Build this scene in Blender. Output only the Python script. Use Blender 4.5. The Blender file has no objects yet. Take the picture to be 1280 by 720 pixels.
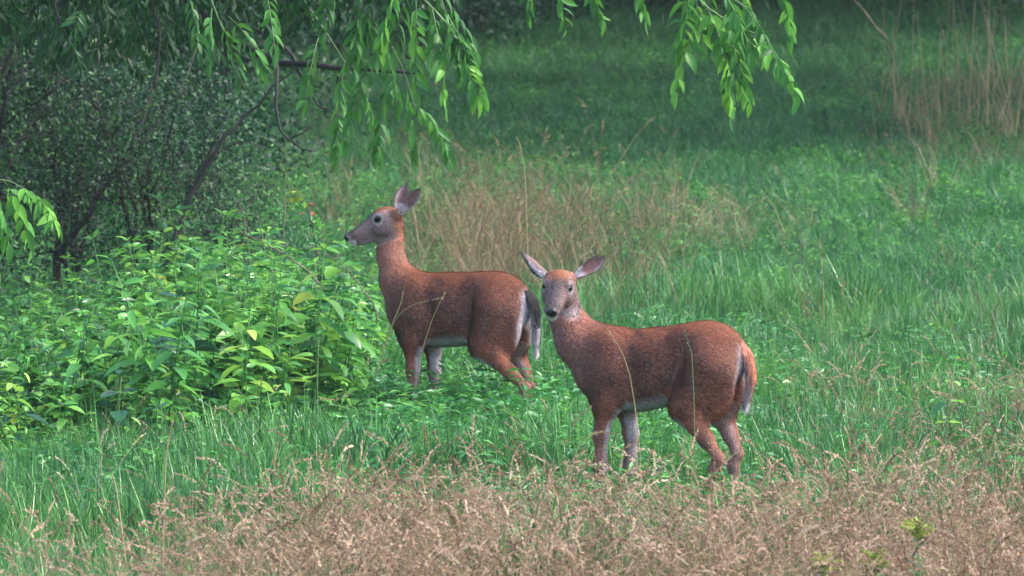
import bpy, math, random
import numpy as np
from mathutils import Vector, Matrix, Euler

R = math.radians
rng = np.random.default_rng(7)
sc = bpy.context.scene
col = sc.collection

# ------------------------------------------------------------------ camera
FPX = 6875.0                       # focal length in photo pixels (1280 wide)
CAMZ = 1.8
PITCH = math.atan2(188.0, FPX)     # looks slightly down
cd = bpy.data.cameras.new('camera')
cd.sensor_width = 36.0
cd.lens = FPX / 1280 * 36
cd.clip_start = 0.5
cd.clip_end = 1000
cam = bpy.data.objects.new('camera', cd)
col.objects.link(cam)
cam.location = (0, 0, CAMZ)
cam.rotation_euler = (R(90) - PITCH, 0, 0)
cd.dof.use_dof = True
cd.dof.focus_distance = 26.2
cd.dof.aperture_fstop = 7.0
sc.camera = cam

# ------------------------------------------------------------------ light
SUN_EL, SUN_AZ = R(50), R(84)      # from the right and a little behind the camera
w = bpy.data.worlds.new('World')
sc.world = w
w.use_nodes = True
nt = w.node_tree
bg = nt.nodes['Background']
sky = nt.nodes.new('ShaderNodeTexSky')
sky.sky_type = 'NISHITA'
sky.sun_disc = False
sky.sun_elevation = SUN_EL
sky.sun_rotation = math.pi - SUN_AZ
sky.air_density = 1.0
sky.dust_density = 3.0
sky.ozone_density = 1.0
nt.links.new(sky.outputs[0], bg.inputs[0])
bg.inputs[1].default_value = 0.15
sl = bpy.data.lights.new('sun', 'SUN')
sl.energy = 1.5
sl.angle = R(14)
sl.color = (1.0, 0.95, 0.88)
so = bpy.data.objects.new('sun', sl)
col.objects.link(so)
sd = Vector((math.sin(SUN_AZ) * math.cos(SUN_EL), -math.cos(SUN_AZ) * math.cos(SUN_EL), math.sin(SUN_EL)))
so.rotation_euler = sd.to_track_quat('Z', 'Y').to_euler()
sc.view_settings.view_transform = 'Standard'
sc.view_settings.look = 'None'
sc.view_settings.exposure = 2.2
sc.view_settings.gamma = 1.0
sc.render.engine = 'CYCLES'
sc.cycles.max_bounces = 6
sc.cycles.diffuse_bounces = 3
sc.cycles.transmission_bounces = 4
sc.cycles.transparent_max_bounces = 4

HAZE = .00032

# ------------------------------------------------------------------ helpers
def at(px, py, d):
    """point of the world at distance d (along +Y) seen at photo pixel px, py"""
    a = (px - 640) / FPX; b = (360 - py) / FPX
    cp, sp = math.cos(PITCH), math.sin(PITCH)
    fy, fz = cp + b * sp, -sp + b * cp
    k = d / fy
    return Vector((a * k, d, CAMZ + fz * k))

def prof(y):
    t = np.maximum(y - 25.0, 0)
    z = 0.036 * (y - 25.0) + 0.0016 * np.minimum(t, 60) ** 2 + np.maximum(t - 60, 0) * 0.10
    return np.where(y < 0, 0.036 * -25.0, z)

def vnoise(x, y, s, seed=0):
    """smooth value noise 0..1"""
    x = np.asarray(x, float) / s + 91.7; y = np.asarray(y, float) / s + 57.3
    xi, yi = np.floor(x).astype(int), np.floor(y).astype(int)
    fx, fy = x - xi, y - yi
    fx = fx * fx * (3 - 2 * fx); fy = fy * fy * (3 - 2 * fy)
    def h(a, b):
        v = np.sin(a * 127.1 + b * 311.7 + seed * 74.7) * 43758.5453
        return v - np.floor(v)
    return (h(xi, yi) * (1 - fx) + h(xi + 1, yi) * fx) * (1 - fy) + (h(xi, yi + 1) * (1 - fx) + h(xi + 1, yi + 1) * fx) * fy

def gz(x, y):
    return prof(np.asarray(y, float)) + 0.10 * (vnoise(x, y, 2.6, 3) - .5) + 0.035 * (vnoise(x, y, .7, 5) - .5)

def mesh(name, V, F, attrs=None, smooth=False):
    """V (n,3); F list of arrays (k,m) with m corners each, or one array; attrs: {name: (type, per-vertex array)}"""
    if isinstance(F, np.ndarray): F = [F]
    F = [f for f in F if len(f)]
    me = bpy.data.meshes.new(name)
    V = np.asarray(V, np.float32)
    me.vertices.add(len(V)); me.vertices.foreach_set('co', V.ravel())
    loops = np.concatenate([f.ravel() for f in F]).astype(np.int32) if F else np.zeros(0, np.int32)
    sizes = np.concatenate([np.full(len(f), f.shape[1]) for f in F]).astype(np.int32) if F else np.zeros(0, np.int32)
    me.loops.add(len(loops)); me.loops.foreach_set('vertex_index', loops)
    me.polygons.add(len(sizes))
    me.polygons.foreach_set('loop_start', np.concatenate([[0], np.cumsum(sizes)[:-1]]).astype(np.int32) if len(sizes) else sizes)
    if smooth: me.polygons.foreach_set('use_smooth', np.ones(len(sizes), bool))
    me.update(calc_edges=True)
    for k, (t, a) in (attrs or {}).items():
        at_ = me.attributes.new(k, t, 'POINT')
        at_.data.foreach_set({'FLOAT': 'value', 'INT': 'value', 'FLOAT_VECTOR': 'vector', 'FLOAT_COLOR': 'color'}[t],
                             np.ascontiguousarray(a).ravel())
    return me

def obj(name, me, mat=None, parent=None, **props):
    o = bpy.data.objects.new(name, me)
    col.objects.link(o)
    if mat is not None and me is not None and not me.materials: me.materials.append(mat)
    if parent is not None: o.parent = parent
    for k, v in props.items(): o[k] = v
    return o

def empty(name, loc, rz=0, **props):
    o = bpy.data.objects.new(name, None)
    col.objects.link(o); o.location = loc; o.rotation_euler = (0, 0, rz); o.empty_display_size = .2
    for k, v in props.items(): o[k] = v
    return o

class MB:
    """collects vertices, faces and a tint per vertex"""
    def __init__(s): s.V = []; s.Q = []; s.T = []; s.A = []; s.n = 0
    def add(s, V, quads=None, tris=None, tint=0.5):
        V = np.asarray(V, float)
        if quads is not None and len(quads): s.Q.append(np.asarray(quads) + s.n)
        if tris is not None and len(tris): s.T.append(np.asarray(tris) + s.n)
        s.V.append(V); s.A.append(np.broadcast_to(np.asarray(tint, float), (len(V),)))
        s.n += len(V)
    def mesh(s, name, smooth=False, off=(0, 0, 0)):
        V = np.concatenate(s.V) - np.array(off)
        F = []
        if s.Q: F.append(np.concatenate(s.Q))
        if s.T: F.append(np.concatenate(s.T))
        return mesh(name, V, F, {'tint': ('FLOAT', np.concatenate(s.A).astype(np.float32))}, smooth)

def unit(v):
    v = np.asarray(v, float); return v / max(np.linalg.norm(v), 1e-9)

def tube(mb, pts, rad, sides=6, tint=.5):
    P = np.array([list(p) for p in pts], float); n = len(P)
    rad = np.broadcast_to(np.asarray(rad, float), (n,)) if np.ndim(rad) else np.full(n, rad)
    T = np.gradient(P, axis=0); T /= np.linalg.norm(T, axis=1)[:, None] + 1e-9
    ref = np.array([0, 0, 1.0]) if abs(T[0, 2]) < .9 else np.array([1.0, 0, 0])
    V = []
    for i in range(n):
        u = np.cross(T[i], ref); u /= np.linalg.norm(u) + 1e-9; v = np.cross(T[i], u)
        ref = np.cross(u, T[i])
        a = np.arange(sides) * 2 * math.pi / sides
        V.append(P[i] + rad[i] * (np.cos(a)[:, None] * u + np.sin(a)[:, None] * v))
    V = np.concatenate(V)
    q = [[i * sides + j, i * sides + (j + 1) % sides, (i + 1) * sides + (j + 1) % sides, (i + 1) * sides + j]
         for i in range(n - 1) for j in range(sides)]
    V = np.concatenate([V, P[-1:] + T[-1] * rad[-1]])
    t = [[(n - 1) * sides + j, (n - 1) * sides + (j + 1) % sides, n * sides] for j in range(sides)]
    mb.add(V, q, t, tint)

def spline(pts, n):
    P = np.array([list(p) for p in pts], float); m = len(P)
    out = []
    for t in np.linspace(0, m - 1, n):
        i = min(int(t), m - 2); f = t - i
        p0, p1, p2, p3 = P[max(i - 1, 0)], P[i], P[i + 1], P[min(i + 2, m - 1)]
        out.append(.5 * (2 * p1 + (p2 - p0) * f + (2 * p0 - 5 * p1 + 4 * p2 - p3) * f * f + (3 * p1 - p0 - 3 * p2 + p3) * f ** 3))
    return np.array(out)

# ------------------------------------------------------------------ materials
def M(name):
    m = bpy.data.materials.new(name); m.use_nodes = True
    return m, m.node_tree, m.node_tree.nodes['Principled BSDF']

def ramp(nt, stops):
    r = nt.nodes.new('ShaderNodeValToRGB')
    while len(r.color_ramp.elements) < len(stops): r.color_ramp.elements.new(.5)
    for e, (p, c) in zip(r.color_ramp.elements, stops):
        e.position = p; e.color = (*c, 1)
    return r

def leafmat(name, stops, rough=.4, spec=.5, trans=.35, wr=.45, wt=.35, wn=.2, nscale=.9, blue=None):
    """colour from a ramp driven by the instance's random number, the leaf's tint and where it grows"""
    m, nt, bs = M(name); N, L = nt.nodes, nt.links
    oi = N.new('ShaderNodeObjectInfo'); atn = N.new('ShaderNodeAttribute'); atn.attribute_name = 'tint'
    ge = N.new('ShaderNodeNewGeometry'); no = N.new('ShaderNodeTexNoise'); no.inputs['Scale'].default_value = nscale
    L.new(ge.outputs['Position'], no.inputs['Vector'])
    def mul(s, k, add=None):
        n = N.new('ShaderNodeMath'); n.operation = 'MULTIPLY_ADD'; L.new(s, n.inputs[0]); n.inputs[1].default_value = k
        if add is None: n.inputs[2].default_value = 0
        else: L.new(add, n.inputs[2])
        return n.outputs[0]
    mr = N.new('ShaderNodeMapRange'); mr.inputs['From Min'].default_value = .3; mr.inputs['From Max'].default_value = .7
    L.new(no.outputs['Fac'], mr.inputs['Value'])
    v = mul(mr.outputs[0], wn, mul(atn.outputs['Fac'], wt, mul(oi.outputs['Random'], wr)))
    r = ramp(nt, stops); L.new(v, r.inputs[0])
    L.new(r.outputs[0], bs.inputs['Base Color'])
    bs.inputs['Roughness'].default_value = rough
    bs.inputs['Specular IOR Level'].default_value = spec
    if trans:
        tr = N.new('ShaderNodeBsdfTranslucent'); mx = N.new('ShaderNodeMixShader'); mx.inputs[0].default_value = trans
        hs = N.new('ShaderNodeHueSaturation'); hs.inputs['Value'].default_value = 1.3; hs.inputs['Hue'].default_value = .485
        L.new(r.outputs[0], hs.inputs['Color']); L.new(hs.outputs[0], tr.inputs[0])
        L.new(bs.outputs[0], mx.inputs[1]); L.new(tr.outputs[0], mx.inputs[2])
        L.new(mx.outputs[0], N['Material Output'].inputs[0])
    return m

def barkmat(name, c1, c2, rough=.7):
    m, nt, bs = M(name); N, L = nt.nodes, nt.links
    tc = N.new('ShaderNodeTexCoord'); no = N.new('ShaderNodeTexNoise'); no.inputs['Scale'].default_value = 30
    no.inputs['Detail'].default_value = 6
    mp = N.new('ShaderNodeMapping'); mp.inputs['Scale'].default_value = (1, 1, .25)
    L.new(tc.outputs['Object'], mp.inputs[0]); L.new(mp.outputs[0], no.inputs['Vector'])
    r = ramp(nt, [(.35, c1), (.65, c2)]); L.new(no.outputs['Fac'], r.inputs[0]); L.new(r.outputs[0], bs.inputs['Base Color'])
    bp = N.new('ShaderNodeBump'); bp.inputs['Strength'].default_value = .6; bp.inputs['Distance'].default_value = .01
    L.new(no.outputs['Fac'], bp.inputs['Height']); L.new(bp.outputs[0], bs.inputs['Normal'])
    bs.inputs['Roughness'].default_value = rough
    return m

G = {}
G['grass'] = leafmat('green_blades', [(.1, (.009, .045, .016)), (.42, (.028, .13, .036)), (.7, (.085, .26, .050)), (.92, (.22, .38, .12))], .38, .5, .3)
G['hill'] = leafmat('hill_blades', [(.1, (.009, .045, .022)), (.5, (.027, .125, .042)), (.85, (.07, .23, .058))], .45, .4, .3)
G['clover'] = leafmat('ground_cover_leaf', [(.1, (.014, .085, .025)), (.5, (.038, .19, .042)), (.9, (.12, .32, .06))], .38, .45, .35)
G['herb'] = leafmat('small_herb_leaf', [(.1, (.010, .055, .022)), (.42, (.032, .16, .040)), (.72, (.11, .31, .055))], .5, .25, .35)
G['weed'] = leafmat('broad_leaf', [(.08, (.008, .045, .020)), (.33, (.026, .135, .032)), (.55, (.085, .29, .050)), (.80, (.20, .44, .075)), (.99, (.40, .36, .08))], .32, .55, .35)
G['weed_dark'] = leafmat('dark_broad_leaf', [(.0, (.010, .045, .03)), (.9, (.02, .085, .045))], .3, .6, .15)
G['dry'] = leafmat('dry_seed_head', [(.05, (.045, .035, .018)), (.25, (.14, .095, .055)), (.48, (.28, .195, .125)), (.72, (.43, .315, .215)), (.93, (.62, .50, .37))], .8, .2, .3)
G['straw'] = leafmat('straw_stem', [(.0, (.12, .12, .05)), (.5, (.26, .21, .11)), (1, (.42, .35, .21))], .7, .2, .2)
G['tan'] = leafmat('tan_blades', [(.05, (.03, .07, .025)), (.3, (.09, .09, .045)), (.6, (.20, .135, .08)), (.9, (.38, .28, .19))], .7, .25, .25)
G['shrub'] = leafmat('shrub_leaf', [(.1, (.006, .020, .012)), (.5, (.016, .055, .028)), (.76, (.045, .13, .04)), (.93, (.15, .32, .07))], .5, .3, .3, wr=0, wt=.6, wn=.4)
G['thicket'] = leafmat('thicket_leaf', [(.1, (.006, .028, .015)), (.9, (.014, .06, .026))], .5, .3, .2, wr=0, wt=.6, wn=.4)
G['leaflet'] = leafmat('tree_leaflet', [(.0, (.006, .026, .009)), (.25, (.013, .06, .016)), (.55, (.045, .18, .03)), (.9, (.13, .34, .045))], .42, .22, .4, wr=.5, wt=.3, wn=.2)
G['lime'] = leafmat('fresh_leaf', [(.05, (.05, .22, .03)), (.95, (.14, .38, .05))], .4, .4, .4, wr=.6, wt=.4, wn=0)
G['bark'] = barkmat('dark_bark', (.006, .005, .005), (.020, .016, .015))
G['twig'] = barkmat('grey_twig', (.06, .045, .035), (.16, .12, .09))
G['greenstem'] = leafmat('green_stem', [(0, (.05, .12, .03)), (1, (.10, .16, .06))], .5, .4, 0)
G['yellow'] = leafmat('yellow_blossom', [(0, (.15, .22, .035)), (1, (.34, .38, .07))], .6, .3, .2)
G['red'] = leafmat('red_leaf', [(0, (.14, .04, .03)), (1, (.28, .10, .06))], .5, .3, .2)

# ------------------------------------------------------------------ ground
def make_ground():
    ys = np.concatenate([np.linspace(-60, 15, 16), np.arange(15.3, 75, .35), np.linspace(76, 420, 40)])
    xs = np.concatenate([np.linspace(-320, -14, 26), np.arange(-13.6, 13.7, .35), np.linspace(14, 320, 26)])
    X, Y = np.meshgrid(xs, ys)
    Z = gz(X, Y)
    V = np.stack([X, Y, Z], -1).reshape(-1, 3)
    ny, nx = X.shape
    i = (np.arange(ny - 1)[:, None] * nx + np.arange(nx - 1)).ravel()
    me = mesh('ground', V, np.stack([i, i + 1, i + nx + 1, i + nx], 1), smooth=True)
    m, nt, bs = M('soil_and_thatch'); N, L = nt.nodes, nt.links
    tc = N.new('ShaderNodeTexCoord')
    n1 = N.new('ShaderNodeTexNoise'); n1.inputs['Scale'].default_value = 9; n1.inputs['Detail'].default_value = 8
    L.new(tc.outputs['Object'], n1.inputs['Vector'])
    r = ramp(nt, [(.3, (.012, .03, .012)), (.5, (.02, .06, .02)), (.7, (.05, .055, .03))])
    L.new(n1.outputs['Fac'], r.inputs[0]); L.new(r.outputs[0], bs.inputs['Base Color'])
    bs.inputs['Roughness'].default_value = .95; bs.inputs['Specular IOR Level'].default_value = .1
    bp = N.new('ShaderNodeBump'); bp.inputs['Distance'].default_value = .04
    L.new(n1.outputs['Fac'], bp.inputs['Height']); L.new(bp.outputs[0], bs.inputs['Normal'])
    obj('ground', me, m, kind='structure')
make_ground()

# ------------------------------------------------------------------ scattering
def scatter(name, protos, P, rot, scl, pick, mat=None, **props):
    """one object holding thousands of tufts, placed by a geometry-node modifier"""
    src = bpy.data.collections.new(name + '_kinds')
    for i, me in enumerate(protos):
        src.objects.link(bpy.data.objects.new('%s_kind_%02d' % (name, i), me))
    me = mesh(name, P, [], {'rot': ('FLOAT_VECTOR', rot.astype(np.float32)), 'scl': ('FLOAT_VECTOR', scl.astype(np.float32)),
                            'pick': ('INT', pick.astype(np.int32))})
    o = obj(name, me, None, None, **props)
    g = bpy.data.node_groups.new(name + '_nodes', 'GeometryNodeTree')
    g.interface.new_socket('Geometry', in_out='INPUT', socket_type='NodeSocketGeometry')
    g.interface.new_socket('Geometry', in_out='OUTPUT', socket_type='NodeSocketGeometry')
    N, L = g.nodes, g.links
    gi, go = N.new('NodeGroupInput'), N.new('NodeGroupOutput')
    ip = N.new('GeometryNodeInstanceOnPoints'); ci = N.new('GeometryNodeCollectionInfo')
    ci.inputs['Collection'].default_value = src
    ci.inputs['Separate Children'].default_value = True; ci.inputs['Reset Children'].default_value = True
    def na(n, t):
        a = N.new('GeometryNodeInputNamedAttribute'); a.data_type = t; a.inputs['Name'].default_value = n
        return [s for s in a.outputs if s.enabled and s.name == 'Attribute'][0]
    L.new(gi.outputs[0], ip.inputs['Points']); L.new(ci.outputs[0], ip.inputs['Instance'])
    ip.inputs['Pick Instance'].default_value = True
    L.new(na('pick', 'INT'), ip.inputs['Instance Index'])
    L.new(na('rot', 'FLOAT_VECTOR'), ip.inputs['Rotation']); L.new(na('scl', 'FLOAT_VECTOR'), ip.inputs['Scale'])
    L.new(ip.outputs[0], go.inputs[0])
    o.modifiers.new('scatter', 'NODES').node_group = g
    return o

def blades(mb, n, rad, h0, h1, w, lean=.5, seg=3, tint=None, wind=(0, 0), droop=.5):
    a = rng.uniform(0, 2 * math.pi, n); r = rad * np.sqrt(rng.uniform(0, 1, n))
    base = np.stack([r * np.cos(a), r * np.sin(a), np.full(n, -.03)], 1)
    h = rng.uniform(h0, h1, n); b = a + rng.normal(0, .9, n)
    ln = np.abs(rng.normal(lean, lean * .5, n))
    dirx = np.stack([np.cos(b), np.sin(b), np.zeros(n)], 1) * ln[:, None] + np.array([wind[0], wind[1], 0])
    side = rng.uniform(0, math.pi, n); sv = np.stack([np.cos(side), np.sin(side), np.zeros(n)], 1)
    V = []
    for k in range(seg + 1):
        t = k / seg
        c = base + dirx * h[:, None] * (t ** 1.8)[..., None] if False else base + dirx * (h * t ** 1.8)[:, None]
        c = c.copy(); c[:, 2] += h * (t - droop * np.minimum(ln, 1.2) * t ** 3 * .55)
        wd = w * (1 - t ** 2.2) * .5 + .0004
        if k == seg: V.append(c)
        else: V += [c - sv * wd, c + sv * wd]
    V = np.stack(V, 1); m = V.shape[1]
    o = (np.arange(n) * m)[:, None]
    q = np.concatenate([o + np.array([2 * k, 2 * k + 1, 2 * k + 3, 2 * k + 2]) for k in range(seg - 1)])
    t3 = o + np.array([2 * seg - 2, 2 * seg - 1, 2 * seg])
    tn = np.repeat(rng.uniform(0, 1, n) if tint is None else np.clip(rng.normal(tint, .15, n), 0, 1), m)
    mb.add(V.reshape(-1, 3), q, t3, tn)

LEAFP = {}
def leaf_geo(L=1.0, W=.5, cup=.15, droop=.25, seg=4, tip=1.0, basew=.3):
    """a pointed leaf along +x with a raised pair of halves and a drooping tip; returns V, quads, tris"""
    V = []; q = []; t = []
    for k in range(seg + 1):
        s = k / seg
        wd = W * .5 * (math.sin(math.pi * min(1, (s * .86 + .14 * basew * 2)) ** .8) if 0 < s < 1 else (0.02 if s == 0 else 0))
        z = -droop * s * s * L
        V += [(s * L, -wd, z + cup * wd), (s * L, 0, z - cup * wd * .6), (s * L, wd, z + cup * wd)]
    for k in range(seg):
        a = 3 * k
        q += [(a, a + 1, a + 4, a + 3), (a + 1, a + 2, a + 5, a + 4)]
    return np.array(V), np.array(q)

def frame(d, up=(0, 0, 1), roll=0.0):
    x = unit(d); y = np.cross(up, x)
    if np.linalg.norm(y) < 1e-3: y = np.array([0, 1.0, 0])
    y = unit(y); z = np.cross(x, y)
    c, s = math.cos(roll), math.sin(roll)
    return np.stack([x, c * y + s * z, -s * y + c * z], 1)   # columns

# ---- tuft kinds
def kind_mesh(name, fn, mat, smooth=False):
    mb = MB(); fn(mb); me = mb.mesh(name, smooth)
    me.materials.append(mat)
    return me

def seed_head(mb, p0, d, L, n, sz, spread, tint, droop=.6):
    """rachis curving over, with many small spikelets round it"""
    d = unit(d); pts = []
    hor = unit([d[0] + 1e-3, d[1], 0])
    p = np.array(p0, float)
    for k in range(6):
        pts.append(p.copy()); dd = unit(d + hor * droop * k / 5 + np.array([0, 0, -droop * k / 5])); p = p + dd * L / 5
    pts = np.array(pts)
    s = rng.uniform(0, 1, n) ** .9
    c = np.stack([np.interp(s * 5, np.arange(6), pts[:, i]) for i in range(3)], 1)
    off = rng.normal(0, 1, (n, 3)); off /= np.linalg.norm(off, axis=1)[:, None]
    rr = spread * (1 - .75 * s) * rng.uniform(.2, 1, n)
    c = c + off * rr[:, None]
    ax = unit(pts[-1] - pts[0]) * 1.0 + off * .6 + np.array([0, 0, -.15]); ax /= np.linalg.norm(ax, axis=1)[:, None]
    sd_ = np.cross(ax, rng.normal(0, 1, (n, 3))); sd_ /= np.linalg.norm(sd_, axis=1)[:, None] + 1e-9
    l = (sz * rng.uniform(.7, 1.4, n))[:, None]; wv = l * .2
    V = np.stack([c - ax * l * .5, c + sd_ * wv, c + ax * l * .6, c - sd_ * wv], 1).reshape(-1, 3)
    q = (np.arange(n) * 4)[:, None] + np.arange(4)
    mb.add(V, q, None, np.repeat(np.clip(rng.normal(tint, .2, n), 0, 1), 4))

def seed_stem(mb, base, h, lean, ang, head=.12, n=40, sz=.012, spread=.02, tint=.5, wst=.0022, droop=.6):
    hor = np.array([math.cos(ang), math.sin(ang), 0])
    P = [np.array(base) + hor * lean * h * t ** 2 + np.array([0, 0, h * (t - .12 * lean * t * t)]) for t in np.linspace(0, 1, 5)]
    for sv in (np.array([1.0, 0, 0]), np.array([0, 1.0, 0])):
        V = []; 
        for k, p in enumerate(P): V += [p - sv * wst * .5, p + sv * wst * .5]
        q = [[2 * k, 2 * k + 1, 2 * k + 3, 2 * k + 2] for k in range(4)]
        mb.add(V, q, None, .3 + .3 * tint)
    seed_head(mb, P[-1], P[-1] - P[-2], head, n, sz, spread, tint, droop)

grass_k = [kind_mesh('grass_tuft', lambda mb: (blades(mb, 22, .07, .12, .34, .006, .55), blades(mb, 8, .08, .2, .42, .007, .35)), G['grass']) for _ in range(6)]
hill_k = [kind_mesh('hill_grass_tuft', lambda mb: blades(mb, 34, .12, .07, .22, .008, .6, 2), G['hill']) for _ in range(5)]
tan_k = [kind_mesh('tan_grass_tuft', lambda mb: (blades(mb, 14, .09, .25, .62, .005, .42), seed_stem(mb, (0, 0, 0), .62, .3, rng.uniform(0, 6.3), .10, 26, .012, .012),
                                                 seed_stem(mb, (.03, 0, 0), .5, .5, rng.uniform(0, 6.3), .10, 26, .012, .012)), G['tan']) for _ in range(6)]
def dryk(mb):
    t0 = rng.uniform(.2, .85)
    for _ in range(5):
        seed_stem(mb, (*rng.normal(0, .06, 2), -.02), rng.uniform(.28, .58), rng.uniform(.1, .8), rng.uniform(0, 6.3), rng.uniform(.09, .19), 44,
                  rng.uniform(.010, .016), rng.uniform(.004, .013), t0 + rng.normal(0, .12), .0022, rng.uniform(.2, 1.1))
    blades(mb, 9, .07, .2, .46, .004, .5, 3, .5 * t0)
dry_k = [kind_mesh('seed_head_tuft', dryk, G['dry']) for _ in range(9)]

def rosette(mb, n, h, L, W):
    """small leafy stems of the ground cover"""
    for _ in range(n):
        p = np.array([*rng.normal(0, .06, 2), 0]); hh = h * rng.uniform(.4, 1.1)
        a0 = rng.uniform(0, 6.3); top = p + np.array([.25 * hh * math.cos(a0), .25 * hh * math.sin(a0), hh])
        for j in range(rng.integers(5, 9)):
            s = rng.uniform(.4, 1); c = p + (top - p) * s; a = rng.uniform(0, 6.3)
            Rm = frame((math.cos(a), math.sin(a), rng.uniform(-.2, .7)), roll=rng.normal(0, .5))
            ll = L * rng.uniform(.6, 1.3)
            V, q = leaf_geo(ll, ll * W, .2, .3, 2)
            mb.add(V @ Rm.T + c, q, None, rng.uniform(0, 1))
bushy_k = [kind_mesh('bushy_clump', lambda mb: rosette(mb, 8, .38, .055, rng.uniform(.28, .5)), G['clover']) for _ in range(6)]
herb_k = [kind_mesh('small_herb_clump', lambda mb: rosette(mb, 9, .16, .034, .3), G['herb']) for _ in range(5)]
clover_k = [kind_mesh('ground_cover_clump', lambda mb: rosette(mb, 7, .22, .045, rng.uniform(.22, .46)), G['clover']) for _ in range(6)]

# ---- leafy weed stems
def weed_nodes(h, nn, L, seed=None):
    """stem polyline and leaf matrices of one leafy plant"""
    la = rng.uniform(0, 6.3); ln = rng.uniform(0, .22) * h
    pts = [np.array([ln * math.cos(la) * t * t, ln * math.sin(la) * t * t, h * t]) for t in np.linspace(0, 1, 6)]
    pts = np.array(pts); leaves = []
    ph = rng.uniform(0, 3.1)
    for k in range(nn):
        t = .28 + .72 * k / (nn - 1); c = np.array([np.interp(t * 5, np.arange(6), pts[:, i]) for i in range(3)])
        size = L * (1.0 - .55 * max(0, (t - .72) / .28)) * rng.uniform(.8, 1.15)
        for s in range(2 if k < nn - 1 else 4):
            a = ph + s * (math.pi if k < nn - 1 else math.pi / 2) + rng.normal(0, .25)
            up = rng.uniform(-.35, .35) if t < .9 else rng.uniform(.1, .9)
            d = np.array([math.cos(a), math.sin(a), up]); Rm = frame(d, roll=rng.normal(0, .35))
            pet = c + unit(d) * size * .18
            leaves.append((c, pet, Rm, size))
        ph += math.pi / 2 + rng.normal(0, .2)
    return pts, leaves
leafV, leafQ = leaf_geo(1, .56, .22, .3, 5)
def weed_kind(mb, h, nn, L):
    pts, lv = weed_nodes(h, nn, L); LV, LQ = leaf_geo(1, rng.uniform(.28, .6), .22, rng.uniform(.2, .5), 5)
    tube(mb, pts, np.linspace(.005, .002, 6), 3, .1)
    for c, pet, Rm, s in lv:
        mb.add((LV * s * [1, rng.uniform(.8, 1.15), 1]) @ Rm.T + pet, LQ, None, rng.uniform(0, 1))
weed_k = [kind_mesh('leafy_weed', lambda mb: [weed_kind(mb, rng.uniform(.6, .8), rng.integers(7, 11), rng.uniform(.10, .145)) for _ in range(1)], G['weed'], True) for _ in range(9)]

# ------------------------------------------------------------------ where things grow
def region(d0, d1, n, margin=1.15):
    """n points over the wedge the camera sees between two distances, uniform per area"""
    ext = 1.5; n = int(n * (1.15 + ext / ((640 / FPX) * (d0 + d1) / 2 * margin))); margin *= 1.15
    u = rng.uniform(d0 * d0, d1 * d1, n); y = np.sqrt(u)
    x = rng.uniform(-1, 1, n) * ((640 / FPX) * y * margin + ext)
    return x, y
def px_of(x, y): return 640 + x / y * FPX
def py_of(x, y, z=None):
    z = gz(x, y) if z is None else z
    return 172 + (CAMZ - z) / y * FPX
def scl_rot(n, s0, s1, tilt=.12):
    s = rng.uniform(s0, s1, n)
    return (np.stack([s, s, s * rng.uniform(.85, 1.15, n)], 1), np.stack([rng.normal(0, tilt, n), rng.normal(0, tilt, n), rng.uniform(0, 6.283, n)], 1))
def put(name, kinds, x, y, s0, s1, tilt=.12, sink=0.0, **props):
    n = len(x); s, r = scl_rot(n, s0, s1, tilt)
    return scatter(name, kinds, np.stack([x, y, gz(x, y) - sink], 1), r, s, rng.integers(0, len(kinds), n), **props)

def inw(v, a, b, soft):
    return np.clip((v - a) / soft, 0, 1) * np.clip((b - v) / soft, 0, 1)

# meadow grass near the deer
x, y = region(20.5, 36.5, 17000)
k = rng.uniform(0, 1, len(x)) < np.clip(1.25 - .35 * (vnoise(x, y, .6, 2) < .3), 0, 1)
mg = .55 + .85 * vnoise(x[k], y[k], .7, 44)
put('meadow_grass', grass_k, x[k], y[k], .65 * mg, 1.1 * mg, label='fresh green meadow grass around the two deer', kind='stuff')
# short grass up the hill
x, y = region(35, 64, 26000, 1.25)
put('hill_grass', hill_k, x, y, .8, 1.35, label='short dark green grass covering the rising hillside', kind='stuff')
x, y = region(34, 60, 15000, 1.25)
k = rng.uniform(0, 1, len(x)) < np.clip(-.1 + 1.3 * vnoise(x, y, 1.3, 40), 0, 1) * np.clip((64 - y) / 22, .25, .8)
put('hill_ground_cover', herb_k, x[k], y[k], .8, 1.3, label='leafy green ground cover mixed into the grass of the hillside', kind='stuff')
# leafy ground cover by the deer's feet
x, y = region(24.2, 33.5, 9000)
p = px_of(x, y); q = py_of(x, y)
pr = inw(p, 380, 1000, 120) * np.clip((vnoise(x, y, .5, 9) - .25) * 3, 0.1, 1) + .14
k = rng.uniform(0, 1, len(x)) < pr
put('ground_cover', clover_k, x[k], y[k], .8, 1.4, label='bright green leafy ground cover at the feet of the deer', kind='stuff')
# tan grass behind the deer
x, y = region(31.5, 44, 5200)
p = px_of(x, y); q = py_of(x, y)
pr = inw(p, 490, 850, 120) * inw(q, 262, 440, 60) * (.05 + 1.0 * vnoise(x, y, .5, 4)) * .85 + .02 * inw(p, 300, 1400, 100)
k = rng.uniform(0, 1, len(x)) < pr
put('tan_grass', tan_k, x[k], y[k], .75, 1.25, label='patch of tall tan and brown grass behind the two deer', kind='stuff')
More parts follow.
